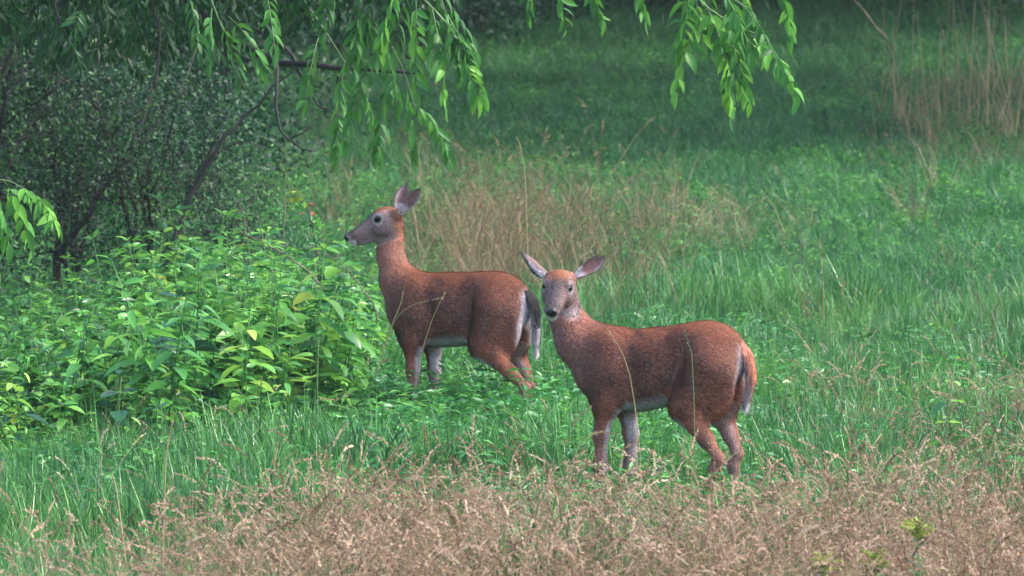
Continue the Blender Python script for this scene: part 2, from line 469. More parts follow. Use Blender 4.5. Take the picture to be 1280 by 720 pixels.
# dry seed heads in the foreground
x, y = region(20.3, 24.8, 3900)
p = px_of(x, y)
yy = y - 2.4 * (vnoise(x, y, .7, 6) - .5) + 1.3 * (1 - np.clip((p + 0) / 360, 0, 1)) - .9 * np.clip((p - 650) / 400, 0, 1)
pr = np.clip((23.6 - yy) / 2.2, 0, 1) * np.clip(-.15 + 1.7 * vnoise(x, y, .38, 8) + .5 * np.clip((22.3 - y) / 1.2, 0, 1), .05, 1) * .88 * (.2 + .8 * np.clip((p - 60) / 420, 0, 1))
k = rng.uniform(0, 1, len(x)) < pr
put('dry_seed_grass', dry_k, x[k], y[k], .6, .98, label='tan dry grass with nodding seed heads across the foreground', kind='stuff')
x, y = region(23.3, 30, 1100)
p = px_of(x, y); pr = inw(p, 940, 2500, 200) * .6 * (.3 + vnoise(x, y, .6, 12)) + .05
k = rng.uniform(0, 1, len(x)) < pr
put('sparse_seed_grass', dry_k, x[k], y[k], .5, .85, label='thin tan seed grass mixed into the green meadow at the right', kind='stuff')

# leafy weed bank at the left
x, y = region(26.0, 33.5, 3200)
p = px_of(x, y)
near = 27.4 + np.clip((p - 230) / 220, 0, 1) * 1.6
pr = np.clip((y - near) / .35, 0, 1) * np.clip((490 - p) / 60, 0, 1) * np.clip((33 - y) / .8, 0, 1)
k = rng.uniform(0, 1, len(x)) < pr * (.5 + .95 * vnoise(x, y, .45, 23))
wg = .82 + .34 * inw(px_of(x[k], y[k]), 60, 540, 130) + .25 * (vnoise(x[k], y[k], .5, 77) - .5)
put('leafy_weeds', weed_k, x[k], y[k], .75 * wg, 1.1 * wg, label='dense bank of broad-leaved green weeds filling the left of the meadow', kind='stuff')

x, y = region(25.6, 30.5, 1500); p = px_of(x, y)
near = 26.6 + np.clip((p - 230) / 220, 0, 1) * 1.5 + .9 * (vnoise(x, y, .4, 61) - .5)
k = rng.uniform(0, 1, len(x)) < np.clip((y - near) / .8, 0, 1) * np.clip((near + 1.9 - y) / .5, 0, 1) * np.clip((560 - p) / 120, 0, 1) * .55
put('low_leafy_weeds', weed_k, x[k], y[k], .3, .6, label='low broad-leaved weeds straggling out of the foot of the weed bank into the grass', kind='stuff')

x, y = region(26.7, 29.6, 2300); p = px_of(x, y)
k = rng.uniform(0, 1, len(x)) < inw(p, 440, 745, 60) * inw(y, 26.8, 29.5, .5) * .75 * (.4 + .8 * vnoise(x, y, .4, 88))
put('bushy_ground_cover', bushy_k, x[k], y[k], .75, 1.15, label='knee-high bright green small-leaved plants hiding the hooves of the farther doe', kind='stuff')

# ------------------------------------------------------------------ deer
def ell(P, c, r):
    q = (P - c) / r; k0 = np.sqrt((q ** 2).sum(-1)); k1 = np.sqrt(((q / r) ** 2).sum(-1)) + 1e-9
    return k0 * (k0 - 1) / k1
def rcone(P, a, b, r1, r2):
    a = np.array(a, float); b = np.array(b, float); ba = b - a; l2 = (ba ** 2).sum()
    t = np.clip(((P - a) @ ba) / l2, 0, 1)
    return np.sqrt(((P - a - t[..., None] * ba) ** 2).sum(-1)) - (r1 + (r2 - r1) * t)

def surface_nets(D, org, h):
    s = D < 0
    nx, ny, nz = D.shape
    acc = np.zeros((nx - 1, ny - 1, nz - 1, 3), np.float32); cnt = np.zeros((nx - 1, ny - 1, nz - 1), np.float32)
    def corner(A, i, j, k): return A[i:nx - 1 + i, j:ny - 1 + j, k:nz - 1 + k]
    edges = []
    for i in (0, 1):
        for j in (0, 1):
            edges += [((0, i, j), (1, i, j)), ((i, 0, j), (i, 1, j)), ((i, j, 0), (i, j, 1))]
    for a, b in edges:
        da, db = corner(D, *a), corner(D, *b)
        m = (da < 0) != (db < 0)
        t = da[m] / (da[m] - db[m])
        acc[m] += np.array(a) + t[:, None] * (np.array(b) - np.array(a)); cnt[m] += 1
    m = cnt > 0
    idx = -np.ones(cnt.shape, np.int64); idx[m] = np.arange(m.sum())
    V = (np.argwhere(m) + acc[m] / cnt[m][:, None]) * h + org
    F = []
    for ax in range(3):
        sl0 = [slice(None)] * 3; sl1 = [slice(None)] * 3
        sl0[ax] = slice(0, -1); sl1[ax] = slice(1, None)
        ch = s[tuple(sl0)] != s[tuple(sl1)]
        e = np.argwhere(ch); inside = s[tuple(sl0)][ch]
        o1, o2 = [(1, 2), (2, 0), (0, 1)][ax]
        ok = (e[:, o1] > 0) & (e[:, o2] > 0) & (e[:, o1] < D.shape[o1] - 1) & (e[:, o2] < D.shape[o2] - 1)
        e = e[ok]; inside = inside[ok]
        d1 = np.zeros(3, int); d1[o1] = 1; d2 = np.zeros(3, int); d2[o2] = 1
        g = lambda q: idx[q[:, 0], q[:, 1], q[:, 2]]
        quad = np.stack([g(e - d1 - d2), g(e - d2), g(e), g(e - d1)], 1)
        quad[~inside] = quad[~inside][:, ::-1]
        F.append(quad)
    return V, np.concatenate(F)

def sstep(a, b, v):
    t = np.clip((v - a) / (b - a), 0, 1); return t * t * (3 - 2 * t)

def furmat():
    m, nt, bs = M('deer_coat'); N, L = nt.nodes, nt.links
    a = N.new('ShaderNodeAttribute'); a.attribute_name = 'Col'
    tc = N.new('ShaderNodeTexCoord'); mp = N.new('ShaderNodeMapping'); mp.inputs['Scale'].default_value = (1, 1, 2.2)
    mp.inputs['Rotation'].default_value = (0, .5, 0)
    no = N.new('ShaderNodeTexNoise'); no.inputs['Scale'].default_value = 90; no.inputs['Detail'].default_value = 4
    L.new(tc.outputs['Object'], mp.inputs[0]); L.new(mp.outputs[0], no.inputs['Vector'])
    mr = N.new('ShaderNodeMapRange'); mr.inputs[1].default_value = .3; mr.inputs[2].default_value = .7
    mr.inputs[3].default_value = .6; mr.inputs[4].default_value = 1.4
    L.new(no.outputs['Fac'], mr.inputs[0])
    vm = N.new('ShaderNodeVectorMath'); vm.operation = 'SCALE'
    L.new(a.outputs['Color'], vm.inputs[0]); L.new(mr.outputs[0], vm.inputs['Scale'])
    L.new(vm.outputs[0], bs.inputs['Base Color'])
    bs.inputs['Roughness'].default_value = .75; bs.inputs['Specular IOR Level'].default_value = .25
    bp = N.new('ShaderNodeBump'); bp.inputs['Strength'].default_value = .5; bp.inputs['Distance'].default_value = .006
    L.new(no.outputs['Fac'], bp.inputs['Height']); L.new(bp.outputs[0], bs.inputs['Normal'])
    return m
FUR = furmat()
m_, nt_, HAIR = M('deer_hair')
a_ = nt_.nodes.new('ShaderNodeAttribute'); a_.attribute_name = 'Col'
nt_.links.new(a_.outputs['Color'], HAIR.inputs['Base Color']); HAIR.inputs['Roughness'].default_value = .6
HAIR.inputs['Specular IOR Level'].default_value = .15; HAIRM = m_
def plain(name, c, rough, spec=.5):
    m, nt, bs = M(name); N, L = nt.nodes, nt.links
    no = N.new('ShaderNodeTexNoise'); no.inputs['Scale'].default_value = 60
    r = ramp(nt, [(.3, tuple(v * .8 for v in c)), (.7, tuple(v * 1.2 for v in c))]); L.new(no.outputs['Fac'], r.inputs[0])
    L.new(r.outputs[0], bs.inputs['Base Color']); bs.inputs['Roughness'].default_value = rough; bs.inputs['Specular IOR Level'].default_value = spec
    return m
EYE = plain('wet_eye', (.003, .0025, .0025), .12, .08); NOSE = plain('wet_nose', (.009, .009, .010), .3, .35); HOOF = plain('hoof_horn', (.03, .025, .022), .5)

RED = np.array((.205, .066, .034)); DRK = np.array((.055, .026, .022)); GRY = np.array((.15, .115, .125)); WHT = np.array((.50, .45, .50))
ORG = np.array((.31, .112, .052)); PNK = np.array((.26, .14, .135)); BLK = np.array((.02, .018, .018))

def hairs(name, root_P, root_N, flow, colr, L, wdt, parent, lift=.3, jit=.35, seedcol=.5):
    n = len(root_P)
    f = flow + rng.normal(0, jit, (n, 3)); f -= (f * root_N).sum(1)[:, None] * root_N
    f /= np.linalg.norm(f, axis=1)[:, None] + 1e-9
    sd_ = np.cross(f, root_N)
    L = np.broadcast_to(L, (n,)) * rng.uniform(.6, 1.3, n)
    lf = (lift * rng.uniform(.3, 1.6, n))[:, None]
    tip = root_P + (f + root_N * lf) * L[:, None]
    wv = sd_ * (wdt * .5)
    r0 = root_P - root_N * .002
    mid = root_P + (f * .5 + root_N * lf * .9 * .6) * L[:, None]
    V = np.stack([r0 - wv, r0 + wv, mid + wv * .8, mid - wv * .8, tip], 1).reshape(-1, 3)
    i = (np.arange(n) * 5)[:, None]
    cc = colr * np.exp(rng.normal(0, seedcol, n))[:, None]
    if name == 'fur':
        g = rng.uniform(0, 1, n); cc[g < .16] = cc[g < .16] * .5 + np.array((.16, .11, .10)); cc[g > .80] *= .5
    C = np.concatenate([np.clip(cc, 0, .9), np.ones((n, 1))], 1)
    C = np.repeat(C, 5, axis=0).astype(np.float32)
    me = mesh(name, V, [i + np.array([0, 1, 2, 3]), i + np.array([3, 2, 4])], {'Col': ('FLOAT_COLOR', C)})
    return obj(name, me, HAIRM, parent, kind='stuff')

def tri_sample(V, F, n, wfun=None):
    T = np.concatenate([F[:, [0, 1, 2]], F[:, [0, 2, 3]]])
    a, b, c = V[T[:, 0]], V[T[:, 1]], V[T[:, 2]]
    nr = np.cross(b - a, c - a); ar = np.linalg.norm(nr, axis=1); nr = nr / (ar[:, None] + 1e-12)
    i = rng.choice(len(T), n, p=ar / ar.sum())
    u, v = rng.uniform(0, 1, n), rng.uniform(0, 1, n); m = u + v > 1; u[m] = 1 - u[m]; v[m] = 1 - v[m]
    P = a[i] + (b - a)[i] * u[:, None] + (c - a)[i] * v[:, None]
    return P, nr[i], T[i, 0]

def make_deer(pr):
    root = empty(pr['name'], (pr['x'], pr['y'], pr['z']), math.pi - pr['a'], label=pr['label'], category='deer', group='two does standing in the meadow')
    root.scale = (pr['s'],) * 3
    toL = np.array(Matrix.Rotation(-(math.pi - pr['a']), 3, 'Z'))
    loc = lambda v: toL @ np.asarray(v, float)
    # head frame
    hf = unit(loc(pr['head_f'])); hu = loc(pr.get('head_u', (0, 0, 1))); hl = unit(np.cross(hu, hf)); hu = np.cross(hf, hl)
    HM = np.stack([hf, hl, hu], 1) * pr.get('hs', 1.0); HO = np.array(pr['head_o'])
    hs_ = pr.get('hs', 1.0); HI = HM / hs_ ** 2
    H = lambda p: HO + HM @ np.array(p, float)
    prims = []   # (fn(P), centre-bounds lo, hi, k)
    def E(c, r, k=.05, sub=False, hd=False):
        c = np.array(c, float); r = np.array(r, float)
        if hd:
            cw = H(c); R_ = r.max() * hs_; prims.append((lambda P: ell((P - HO) @ HI, c, r) * hs_, cw - R_, cw + R_, k, sub))
        else: prims.append((lambda P: ell(P, c, r), c - r, c + r, k, sub))
    def C(a, b, r1, r2, k=.03, hd=False):
        if hd: a, b = H(a), H(b); r1 = r1 * hs_; r2 = r2 * hs_
        a, b = np.array(a, float), np.array(b, float); rm = max(r1, r2)
        prims.append((lambda P: rcone(P, a, b, r1, r2), np.minimum(a, b) - rm, np.maximum(a, b) + rm, k, False))
    for c, r in pr['body']: E(c, r, .06)
    for s in (1, -1):
        for c, r in pr['muscle']: E((c[0], c[1] * s, c[2]), r, .035)
    for s in (1, -1):
        E((.125, .150 * s, .69), (.024, .033, .15), .045, sub=True); E((-.125, .150 * s, .73), (.05, .033, .09), .06, sub=True)
    nk = pr['neck']
    for i in range(len(nk) - 1): C(nk[i][0], nk[i + 1][0], nk[i][1], nk[i + 1][1], .06)
    for leg in pr['legs']:
        for i in range(len(leg) - 1): C(leg[i][0], leg[i + 1][0], leg[i][1], leg[i + 1][1], .028 if i else .06)
    # head
    E((.045, 0, .0), (.076, .062, .060), .04, hd=True)
    C((.075, 0, -.008), (.215, 0, -.036), .056, .034, .03, hd=True)
    E((.236, 0, -.038), (.036, .034, .030), .02, hd=True)
    C((.045, 0, -.055), (.19, 0, -.070), .042, .022, .025, hd=True)
    C((.15, 0, -.066), (.236, 0, -.068), .022, .018, .012, hd=True)
    for s in (1, -1):
        E((.078, .046 * s, .026), (.03, .020, .019), .02, hd=True)      # brow
        E((.075, .044 * s, -.040), (.05, .024, .036), .02, hd=True)     # cheek
        E((-.008, .046 * s, .008), (.028, .022, .028), .02, hd=True)       # ear root
        E((.090, .070 * s, .011), (.018, .012, .012), .008, sub=True, hd=True)  # eye socket
        E((.275, .013 * s, -.030), (.007, .006, .005), .004, sub=True, hd=True)  # nostril
    h = .0075
    lo = np.min([p[1] for p in prims], 0) - .06; hi = np.max([p[2] for p in prims], 0) + .06
    n = np.ceil((hi - lo) / h).astype(int) + 1
    D = np.full(n, .2, np.float32)
    axs = [lo[i] + np.arange(n[i]) * h for i in range(3)]
    for fn, l, u, k, sub in prims:
        i0 = np.maximum(((l - .07 - lo) / h).astype(int), 0); i1 = np.minimum(((u + .07 - lo) / h).astype(int) + 1, n)
        X, Y, Z = np.meshgrid(*[axs[i][i0[i]:i1[i]] for i in range(3)], indexing='ij')
        d = fn(np.stack([X, Y, Z], -1)); sl_ = tuple(slice(i0[i], i1[i]) for i in range(3)); o = D[sl_]
        if sub:
            hh = np.clip(.5 - .5 * (o + d) / k, 0, 1); D[sl_] = o + (-d - o) * hh + k * hh * (1 - hh)
        else:
            hh = np.clip(.5 + .5 * (o - d) / k, 0, 1); D[sl_] = o + (d - o) * hh - k * hh * (1 - hh)
    V, F = surface_nets(D, lo, h)
    # ---- coat colours
    def coat(P, Nn):
        n = len(P); q = (P - HO) @ HI
        c = np.tile(RED, (n, 1))
        def mixc(c, col2, m): return c + (col2 - c) * np.clip(m, 0, 1)[:, None]
        x, y, z = P[:, 0], P[:, 1], P[:, 2]
        back = sstep(.78, .95, z) * (x < .4)
        c = mixc(c, ORG * 0.9, .5 * sstep(.84, .95, z))
        c = mixc(c, DRK * 1.35, .55 * sstep(.25, .05, np.abs(z - .72)) * sstep(.5, .3, np.abs(x + .02)))
        blotch = vnoise(x * 1.0 + y, z, .07, 21)
        c = mixc(c, DRK, .6 * sstep(.45, .8, blotch) * (z < .93))
        c = mixc(c, ORG, pr.get('neck_org', .3) * sstep(.32, .42, x) * sstep(.75, .9, z))
        c = mixc(c, PNK, .38 * sstep(.22, .42, x) * sstep(.60, .70, z))
        nz_ = Nn[:, 2]
        # pale belly, greenish shade mixed into its white, and inner legs
        c = mixc(c, WHT * np.array([.7, .8, .72]), sstep(-.45, -.8, nz_) * (z > .45) * (np.abs(x + .02) < .24) * (z < .66))
        inner = sstep(.25, .75, -np.sign(y) * Nn[:, 1]) * (np.abs(y) > .02) * (z < .58)
        hindm = (x < 0)
        c = mixc(c, WHT * .8, inner * np.where(hindm, .35, .98 * sstep(-.35, .25, -Nn[:, 0])))
        c = mixc(c, WHT * .9, sstep(.62, .85, -Nn[:, 0]) * (z < .55) * (z > .1) * (x > .05) * .85)
        # lower legs greyer
        c = mixc(c, np.array((.20, .11, .085)), .6 * sstep(.5, .3, z))
        # rump: white edging round the tail, pinkish rear
        rr = sstep(-.36, -.45, x) * (z > .45)
        c = mixc(c, PNK, .45 * rr * (z < .85))
        c = mixc(c, WHT, sstep(.025, 0, np.abs(y) - .045 - .045 * sstep(.8, .62, z)) * .85 * sstep(-.55, -.85, Nn[:, 0]) * sstep(-.36, -.40, x) * sstep(.87, .82, z) * sstep(.5, .56, z))
        # throat and neck front
        hd = (q[:, 0] > -.03) & (np.abs(q[:, 1]) < .1) & (q[:, 2] < .12) & (q[:, 2] > -.075 - .35 * np.maximum(q[:, 0] - .06, 0)) & (q[:, 0] < .3)
        thr = .5 * sstep(.050, .02, np.linalg.norm((q - np.array([.07, 0, -.115])) * [1, .9, 1], axis=1))
        nf = sstep(.5, .95, Nn[:, 0]) * sstep(.78, .95, z) * (~hd)
        c = mixc(c, GRY * 1.1, nf * .5)
        hc = np.tile(GRY * pr['gry'] + RED * .16, (n, 1)); hc = hc * (.75 + .5 * vnoise(P[:, 0] * 1.3 + P[:, 1], P[:, 2], .02, 4))[:, None]
        hc = mixc(hc, ORG * .55, sstep(.035, .055, q[:, 2]) * sstep(.14, .08, q[:, 0]))
        hc = mixc(hc, ORG * .62, sstep(.05, -.01, q[:, 0]))
        hc = mixc(hc, np.array((.05, .042, .045)), sstep(.038, .014, np.abs(q[:, 1])) * sstep(.06, .13, q[:, 0]) * (q[:, 2] > -.03) * .85)
        hc = mixc(hc, np.array((.035, .03, .03)), sstep(.205, .225, q[:, 0]) * sstep(.255, .235, q[:, 0]) * .8)
        hc = mixc(hc, WHT, sstep(.026, .012, np.abs(q[:, 0] - .245) ) * sstep(-.045, -.055, q[:, 2]))
        hc = mixc(hc, WHT * .8, sstep(-.070, -.095, q[:, 2]) * sstep(.06, .20, q[:, 0]) * .75)
        eyed = np.linalg.norm((np.abs(q) * [0, 1, 0] + q * [1, 0, 1]) - np.array([.090, .062, .011]), axis=1)
        hc = mixc(hc, WHT * .6, sstep(.036, .026, eyed) * .5)
        hc = mixc(hc, BLK, sstep(.022, .015, eyed))
        wq = sstep(-.125, -.095, q[:, 2]) * sstep(-.05, .025, q[:, 0] + .35 * np.minimum(q[:, 2] + .04, 0)) * ((np.abs(q[:, 1]) < .1) & (q[:, 2] < .12) & (q[:, 0] < .3))
        c = c + (hc - c) * wq[:, None]
        c = mixc(c, WHT * .7, .7 * thr * ~hd)
        return c
    me = mesh('body', V, F, None, True)
    nrm = np.zeros(len(V) * 3, np.float32); me.vertices.foreach_get('normal', nrm); nrm = nrm.reshape(-1, 3)
    Cc = coat(V, nrm)
    ca = me.attributes.new('Col', 'FLOAT_COLOR', 'POINT')
    ca.data.foreach_set('color', np.concatenate([Cc, np.ones((len(V), 1))], 1).astype(np.float32).ravel())
    body = obj('body', me, FUR, root)
    # ---- short hair over the coat
    P, Nn, vi = tri_sample(V, F, 200000)
    q = (P - HO) @ HI
    head = (q[:, 0] > -.02) & (q[:, 0] < .3) & (np.abs(q[:, 1]) < .09) & (np.abs(q[:, 2]) < .11)
    keep = ~(head & (q[:, 0] > .25)) & ~(head & (np.linalg.norm(np.abs(q) * [0, 1, 0] + q * [1, 0, 1] - np.array([.090, .062, .011]), axis=1) < .022)) & (P[:, 2] > .1)
    P, Nn, vi, q, head = P[keep], Nn[keep], vi[keep], q[keep], head[keep]
    fl = np.tile(np.array([-.85, 0, -.5]), (len(P), 1))
    fl[P[:, 2] < .5] = (-.15, 0, -1)
    nkm = (P[:, 0] > .36) & ~head; fl[nkm] = (-.35, 0, -.95)
    rm = P[:, 0] < -.36; fl[rm] = (-.3, 0, -.95)
    fl[head] = -hf
    Lh = np.where(head, .008, np.where(P[:, 2] < .5, .010, .019))
    hairs('fur', P, Nn, fl, Cc[vi] * 1.05, Lh, .0017, body, .26, .24, .5)
    # ---- eyes, nose, ears
    for s in (1, -1):
        u, v = np.meshgrid(np.linspace(0, math.pi, 10), np.linspace(0, 2 * math.pi, 14, endpoint=False), indexing='ij')
        S = np.stack([np.sin(u) * np.cos(v), np.sin(u) * np.sin(v), np.cos(u)], -1).reshape(-1, 3)
        Q = [[i * 14 + j, (i + 1) * 14 + j, (i + 1) * 14 + (j + 1) % 14, i * 14 + (j + 1) % 14] for i in range(9) for j in range(14)]
        EV = (S * [.0175, .015, .0108] + [.092, .0545 * s, .012]) @ HM.T + HO
        obj('eye', mesh('eye', EV, np.array(Q), None, True), EYE, root)
    NV = (S * [.014, .026, .020] + [.264, 0, -.030]) @ HM.T + HO
    NV = NV
    obj('nose', mesh('nose', NV, np.array(Q), None, True), NOSE, root)
    for s, (ed, eo) in zip((1, -1), pr['ears']):
        ed = unit(loc(ed)); eo = loc(eo); eo = unit(eo - ed * (eo @ ed)); es = np.cross(ed, eo)   # eo: way the cup opens
        b0 = H((-.024, .055 * s, .004)); L = pr.get('earL', .165); W = .060
        V2 = []; cols = []; nu, nv = 13, 12
        for side in (0, 1):
            for i in range(nu):
                t = i / (nu - 1)
                wd = W * (math.sin(math.pi * min(1, .18 + .82 * t) ** 1.15) ** .75 if t < 1 else 0) * (1 if t < .97 else .35) + .0025
                wd *= 1 - .45 * t ** 3
                cupang = R(250) * (1 - t) ** 1.1 + R(95)
                for j in range(nv):
                    f = j / (nv - 1) * 2 - 1; an = f * cupang / 2; rad_ = wd * 2 / max(cupang, .3) * (1.1 if t < .3 else 1)
                    rad_ = min(rad_, .062)
                    c_ = b0 + ed * L * t - eo * (0.0) + es * rad_ * math.sin(an) + eo * rad_ * (1 - math.cos(an)) * 1.0
                    c_ = c_ - eo * rad_ * .4 - eo * .0022 * (side)
                    V2.append(c_)
                    if side == 0:
                        base = PNK * .75 if abs(f) < .6 else WHT * .62
                        if abs(f) > .88 or t > .93: base = BLK * 3
                        if t < .28: base = WHT * .9
                    else:
                        base = np.array((.16, .10, .095)) if t < .8 else BLK * 3
                        if abs(f) > .85: base = base * .4
                    cols.append(base)
        Q2 = []
        for side in (0, 1):
            o = side * nu * nv
            for i in range(nu - 1):
                for j in range(nv - 1):
                    qd = [o + i * nv + j, o + i * nv + j + 1, o + (i + 1) * nv + j + 1, o + (i + 1) * nv + j]
                    Q2.append(qd if side == 0 else qd[::-1])
        for i in range(nu - 1):
            for j in (0, nv - 1):
                Q2.append([i * nv + j, (i + 1) * nv + j, nu * nv + (i + 1) * nv + j, nu * nv + i * nv + j])
        V2 = np.array(V2); cols = np.array(cols)
        ear = obj('ear', mesh('ear', V2, np.array(Q2), {'Col': ('FLOAT_COLOR', np.concatenate([cols, np.ones((len(cols), 1))], 1).astype(np.float32))}, True), FUR, root)
        qa = np.array(Q2[:2 * (nu - 1) * (nv - 1)])
        PP, NN, vv = tri_sample(V2, qa, 1500)
        hairs('ear_hair', PP, NN, np.tile(ed, (len(PP), 1)), cols[vv], .010, .0022, ear, .3, .3, .35)
    # ---- tail
    tp = spline(pr['tail'], 9); tw = np.array([.022, .028, .034, .037, .038, .037, .034, .027, .010]); td = tw * .6
    mb = MB(); TV = []; 
    for i in range(9):
        for j in range(10):
            an = j / 10 * 2 * math.pi
            TV.append(tp[i] + np.array([td[i] * math.cos(an), tw[i] * math.sin(an), 0]))
    TV = np.array(TV); TQ = np.array([[i * 10 + j, i * 10 + (j + 1) % 10, (i + 1) * 10 + (j + 1) % 10, (i + 1) * 10 + j] for i in range(8) for j in range(10)])
    tt = np.repeat(np.arange(9) / 8, 10); an = np.tile(np.arange(10) / 10 * 2 * math.pi, 9)
    tc_ = np.tile(pr.get('tail_top', RED), (90, 1))
    ca_ = np.cos(an)
    dkm = sstep(-.45, -.1, ca_) * sstep(.2, .4, tt) * (1 - pr['tail_all']) + pr['tail_all'] * sstep(.05, .35, tt) * sstep(-.85, -.5, ca_)
    tc_ = tc_ + (BLK * .9 - tc_) * dkm[:, None]
    wm = np.maximum(sstep(.72, 1.0, tt + .16 * np.abs(ca_)), sstep(.30 + .0 * tt, .7, ca_ + .25 * tt) * sstep(.1, .4, tt))
    tc_ = tc_ + (WHT - tc_) * wm[:, None]
    tcol = np.concatenate([tc_, np.ones((90, 1))], 1).astype(np.float32)
    tail = obj('tail', mesh('tail', TV, TQ, {'Col': ('FLOAT_COLOR', tcol)}, True), FUR, root)
    PP, NN, vv = tri_sample(TV, TQ, 7000)
    hairs('tail_hair', PP, NN, np.tile(unit(tp[-1] - tp[2]), (len(PP), 1)), tc_[vv], .050, .0026, tail, .16, .16, .35)
    # ---- hooves
    for leg in pr['legs']:
        f = np.array(leg[-1][0])
        mb = MB()
        for s in (-1, 1):
            c = f + np.array([.015, .011 * s, 0])
            top = c + np.array([-.008, 0, .03]); z0 = -f[2] - .005
            ring = lambda cc, a, b, z: [cc + np.array([a * math.cos(t), b * math.sin(t), z]) for t in np.linspace(0, 2 * math.pi, 8, endpoint=False)]
            Vh = ring(c, .016, .009, .028) + ring(c + [.012, 0, 0], .027, .0115, z0)
            Vh.append(c + np.array([0, 0, .028]))
            mb.add(Vh, [[j, j + 8, (j + 1) % 8 + 8, (j + 1) % 8] for j in range(8)], [[j, (j + 1) % 8, 16] for j in range(8)])
        obj('hoof', mb.mesh('hoof', True), HOOF, root)
    return root

def leg_front(x, y, xe, ze=.58, xk=None, xf=None, r=.052):
    xk = x if xk is None else xk; xf = xk if xf is None else xf
    return [((xe - .01, y * .9, .70), .07), ((xe, y, ze), r * .94), ((xk, y, .42), .033), ((xk, y, .31), .024), ((xk + .004, y, .27), .027), ((xk - .004, y, .235), .019), ((xf, y, .13), .018), ((xf, y, .085), .023), ((xf + .022, y, .035), .019)]
def leg_hind(y, stifle, hock, fet, r=.075):
    g = lambda a, b, t: tuple(a[i] * (1 - t) + b[i] * t for i in range(3))
    s = (stifle[0], y, stifle[1]); hk = (hock[0], y, hock[1]); f = (fet[0], y, fet[1])
    return [((-.24, y * .85, .74), .10), (s, r * .93), (g(s, hk, .62), .033), (hk, .023), ((hk[0] + .022, y, hk[2] - .055), .025), (g(hk, f, .6), .018), (f, .023), ((f[0] + .03, y, .035), .019)]

right_deer = dict(name='white_tailed_deer', a=R(22), s=1.0, x=(830 - 640) / FPX * 25.3, y=25.3, z=.0,
    label='nearer reddish brown doe at the right, looking at the camera with both ears spread',
    head_f=(-.15, -.88, -.40), head_u=(0, -.5, .85), earL=.18, head_o=(.512, 0.0, 1.128), hs=1.04,
    body=[((.15, 0, .715), (.26, .125, .188)), ((-.06, 0, .745), (.26, .125, .178)), ((-.215, 0, .785), (.185, .120, .164)), ((.325, 0, .745), (.12, .082, .15))],
    muscle=[((.26, .078, .70), (.10, .055, .19)), ((-.225, .070, .68), (.145, .062, .20)), ((-.12, .075, .86), (.06, .03, .04))],
    neck=[((.27, 0, .78), .135), ((.42, 0, .85), .098), ((.485, 0, .96), .066), ((.505, 0, 1.05), .056), ((.505, 0.0, 1.11), .05)],
    legs=[leg_front(.25, .085, .25, .57, .278, .27), leg_front(.20, -.085, .22, .57, .195, .195),
          leg_hind(.10, (-.14, .555), (-.305, .325), (-.25, .09)), leg_hind(-.10, (-.235, .55), (-.325, .34), (-.30, .09))],
    ears=[((.80, .15, .56), (.25, -1, .15)), ((-.74, .3, .60), (-.6, -.25, -.6))],
    tail=[(-.37, 0, .855), (-.405, -.0, .80), (-.425, -.0, .69), (-.395, .0, .57)],
    tail_top=RED * 1.1 + PNK * .25, tail_all=0, gry=.56, neck_org=.2)
# the ear order is (deer's left, deer's right); the doe facing the camera has her left ear at the right of the picture
left_deer = dict(name='white_tailed_deer', a=R(28), s=1.0, x=(575 - 640) / FPX * 28.7, y=28.7, z=.13,
    label='farther reddish brown doe, head up in profile facing left beside the leafy weeds',
    head_f=(-.93, -.10, -.30), head_u=(0, 0, 1), head_o=(.392, 0.0, 1.225), earL=.17, hs=1.04,
    body=[((.13, 0, .735), (.26, .128, .192)), ((-.06, 0, .745), (.26, .128, .188)), ((-.22, 0, .765), (.195, .122, .172)), ((.315, 0, .765), (.12, .082, .16))],
    muscle=[((.25, .078, .71), (.10, .055, .19)), ((-.24, .070, .67), (.155, .062, .20)), ((-.12, .075, .85), (.06, .03, .04))],
    neck=[((.26, 0, .81), .118), ((.372, 0, .89), .082), ((.415, 0, 1.02), .060), ((.420, 0, 1.12), .054), ((.405, 0.0, 1.17), .054)],
    legs=[leg_front(.234, .085, .234, .59, .234, .234), leg_front(.204, -.085, .21, .59, .200, .205),
          leg_hind(.10, (-.195, .555), (-.44, .345), (-.395, .09)), leg_hind(-.10, (-.25, .56), (-.365, .35), (-.33, .09))],
    ears=[((.62, -.12, .78), (.10, -1, .12)), ((.26, .25, .92), (-.35, -.9, .1))],
    tail=[(-.39, 0, .845), (-.43, .0, .79), (-.448, .0, .69), (-.445, .0, .53)],
    tail_top=BLK * .5, tail_all=1, gry=.85, neck_org=.8)
for d in (right_deer, left_deer):
    d['z'] = float(gz(d['x'], d['y'])) * .5 + d['z'] * .5
    make_deer(d)

# ------------------------------------------------------------------ the overhanging tree
leafletV, leafletQ = leaf_geo(1, .36, .25, .35, 5)
leafletV2, leafletQ2 = leaf_geo(1, .36, .2, .3, 2)
def compound(p0, d0, L, pairs, ll, droop=1.1):
    """a feathered leaf: rachis polyline and its leaflets' matrices"""
    d = unit(d0); p = np.array(p0, float); pts = [p.copy()]
    for k in range(6):
        d = unit(d + np.array([0, 0, -droop / 6])); p = p + d * L / 6; pts.append(p.copy())
    pts = np.array(pts); out = []
    lat = np.cross(unit(pts[-1] - pts[0]), (0, 0, 1)); lat = unit(lat + rng.normal(0, .35, 3))
    for k in range(pairs + 1):
        t = .18 + .82 * k / pairs; c = np.array([np.interp(t * 6, np.arange(7), pts[:, i]) for i in range(3)])
        i = min(int(t * 6), 5); tg = unit(pts[i + 1] - pts[i])
        for sgn in ((1, -1) if k < pairs else (0,)):
            dd = unit(lat * sgn * .9 + tg * .6 + np.array([0, 0, -.62]) + rng.normal(0, .2, 3))
            s_ = ll * rng.uniform(.75, 1.15) * (1 - .35 * abs(t - .6))
            out.append((c, frame(dd, roll=rng.normal(0, .7)), s_))
    return pts, out

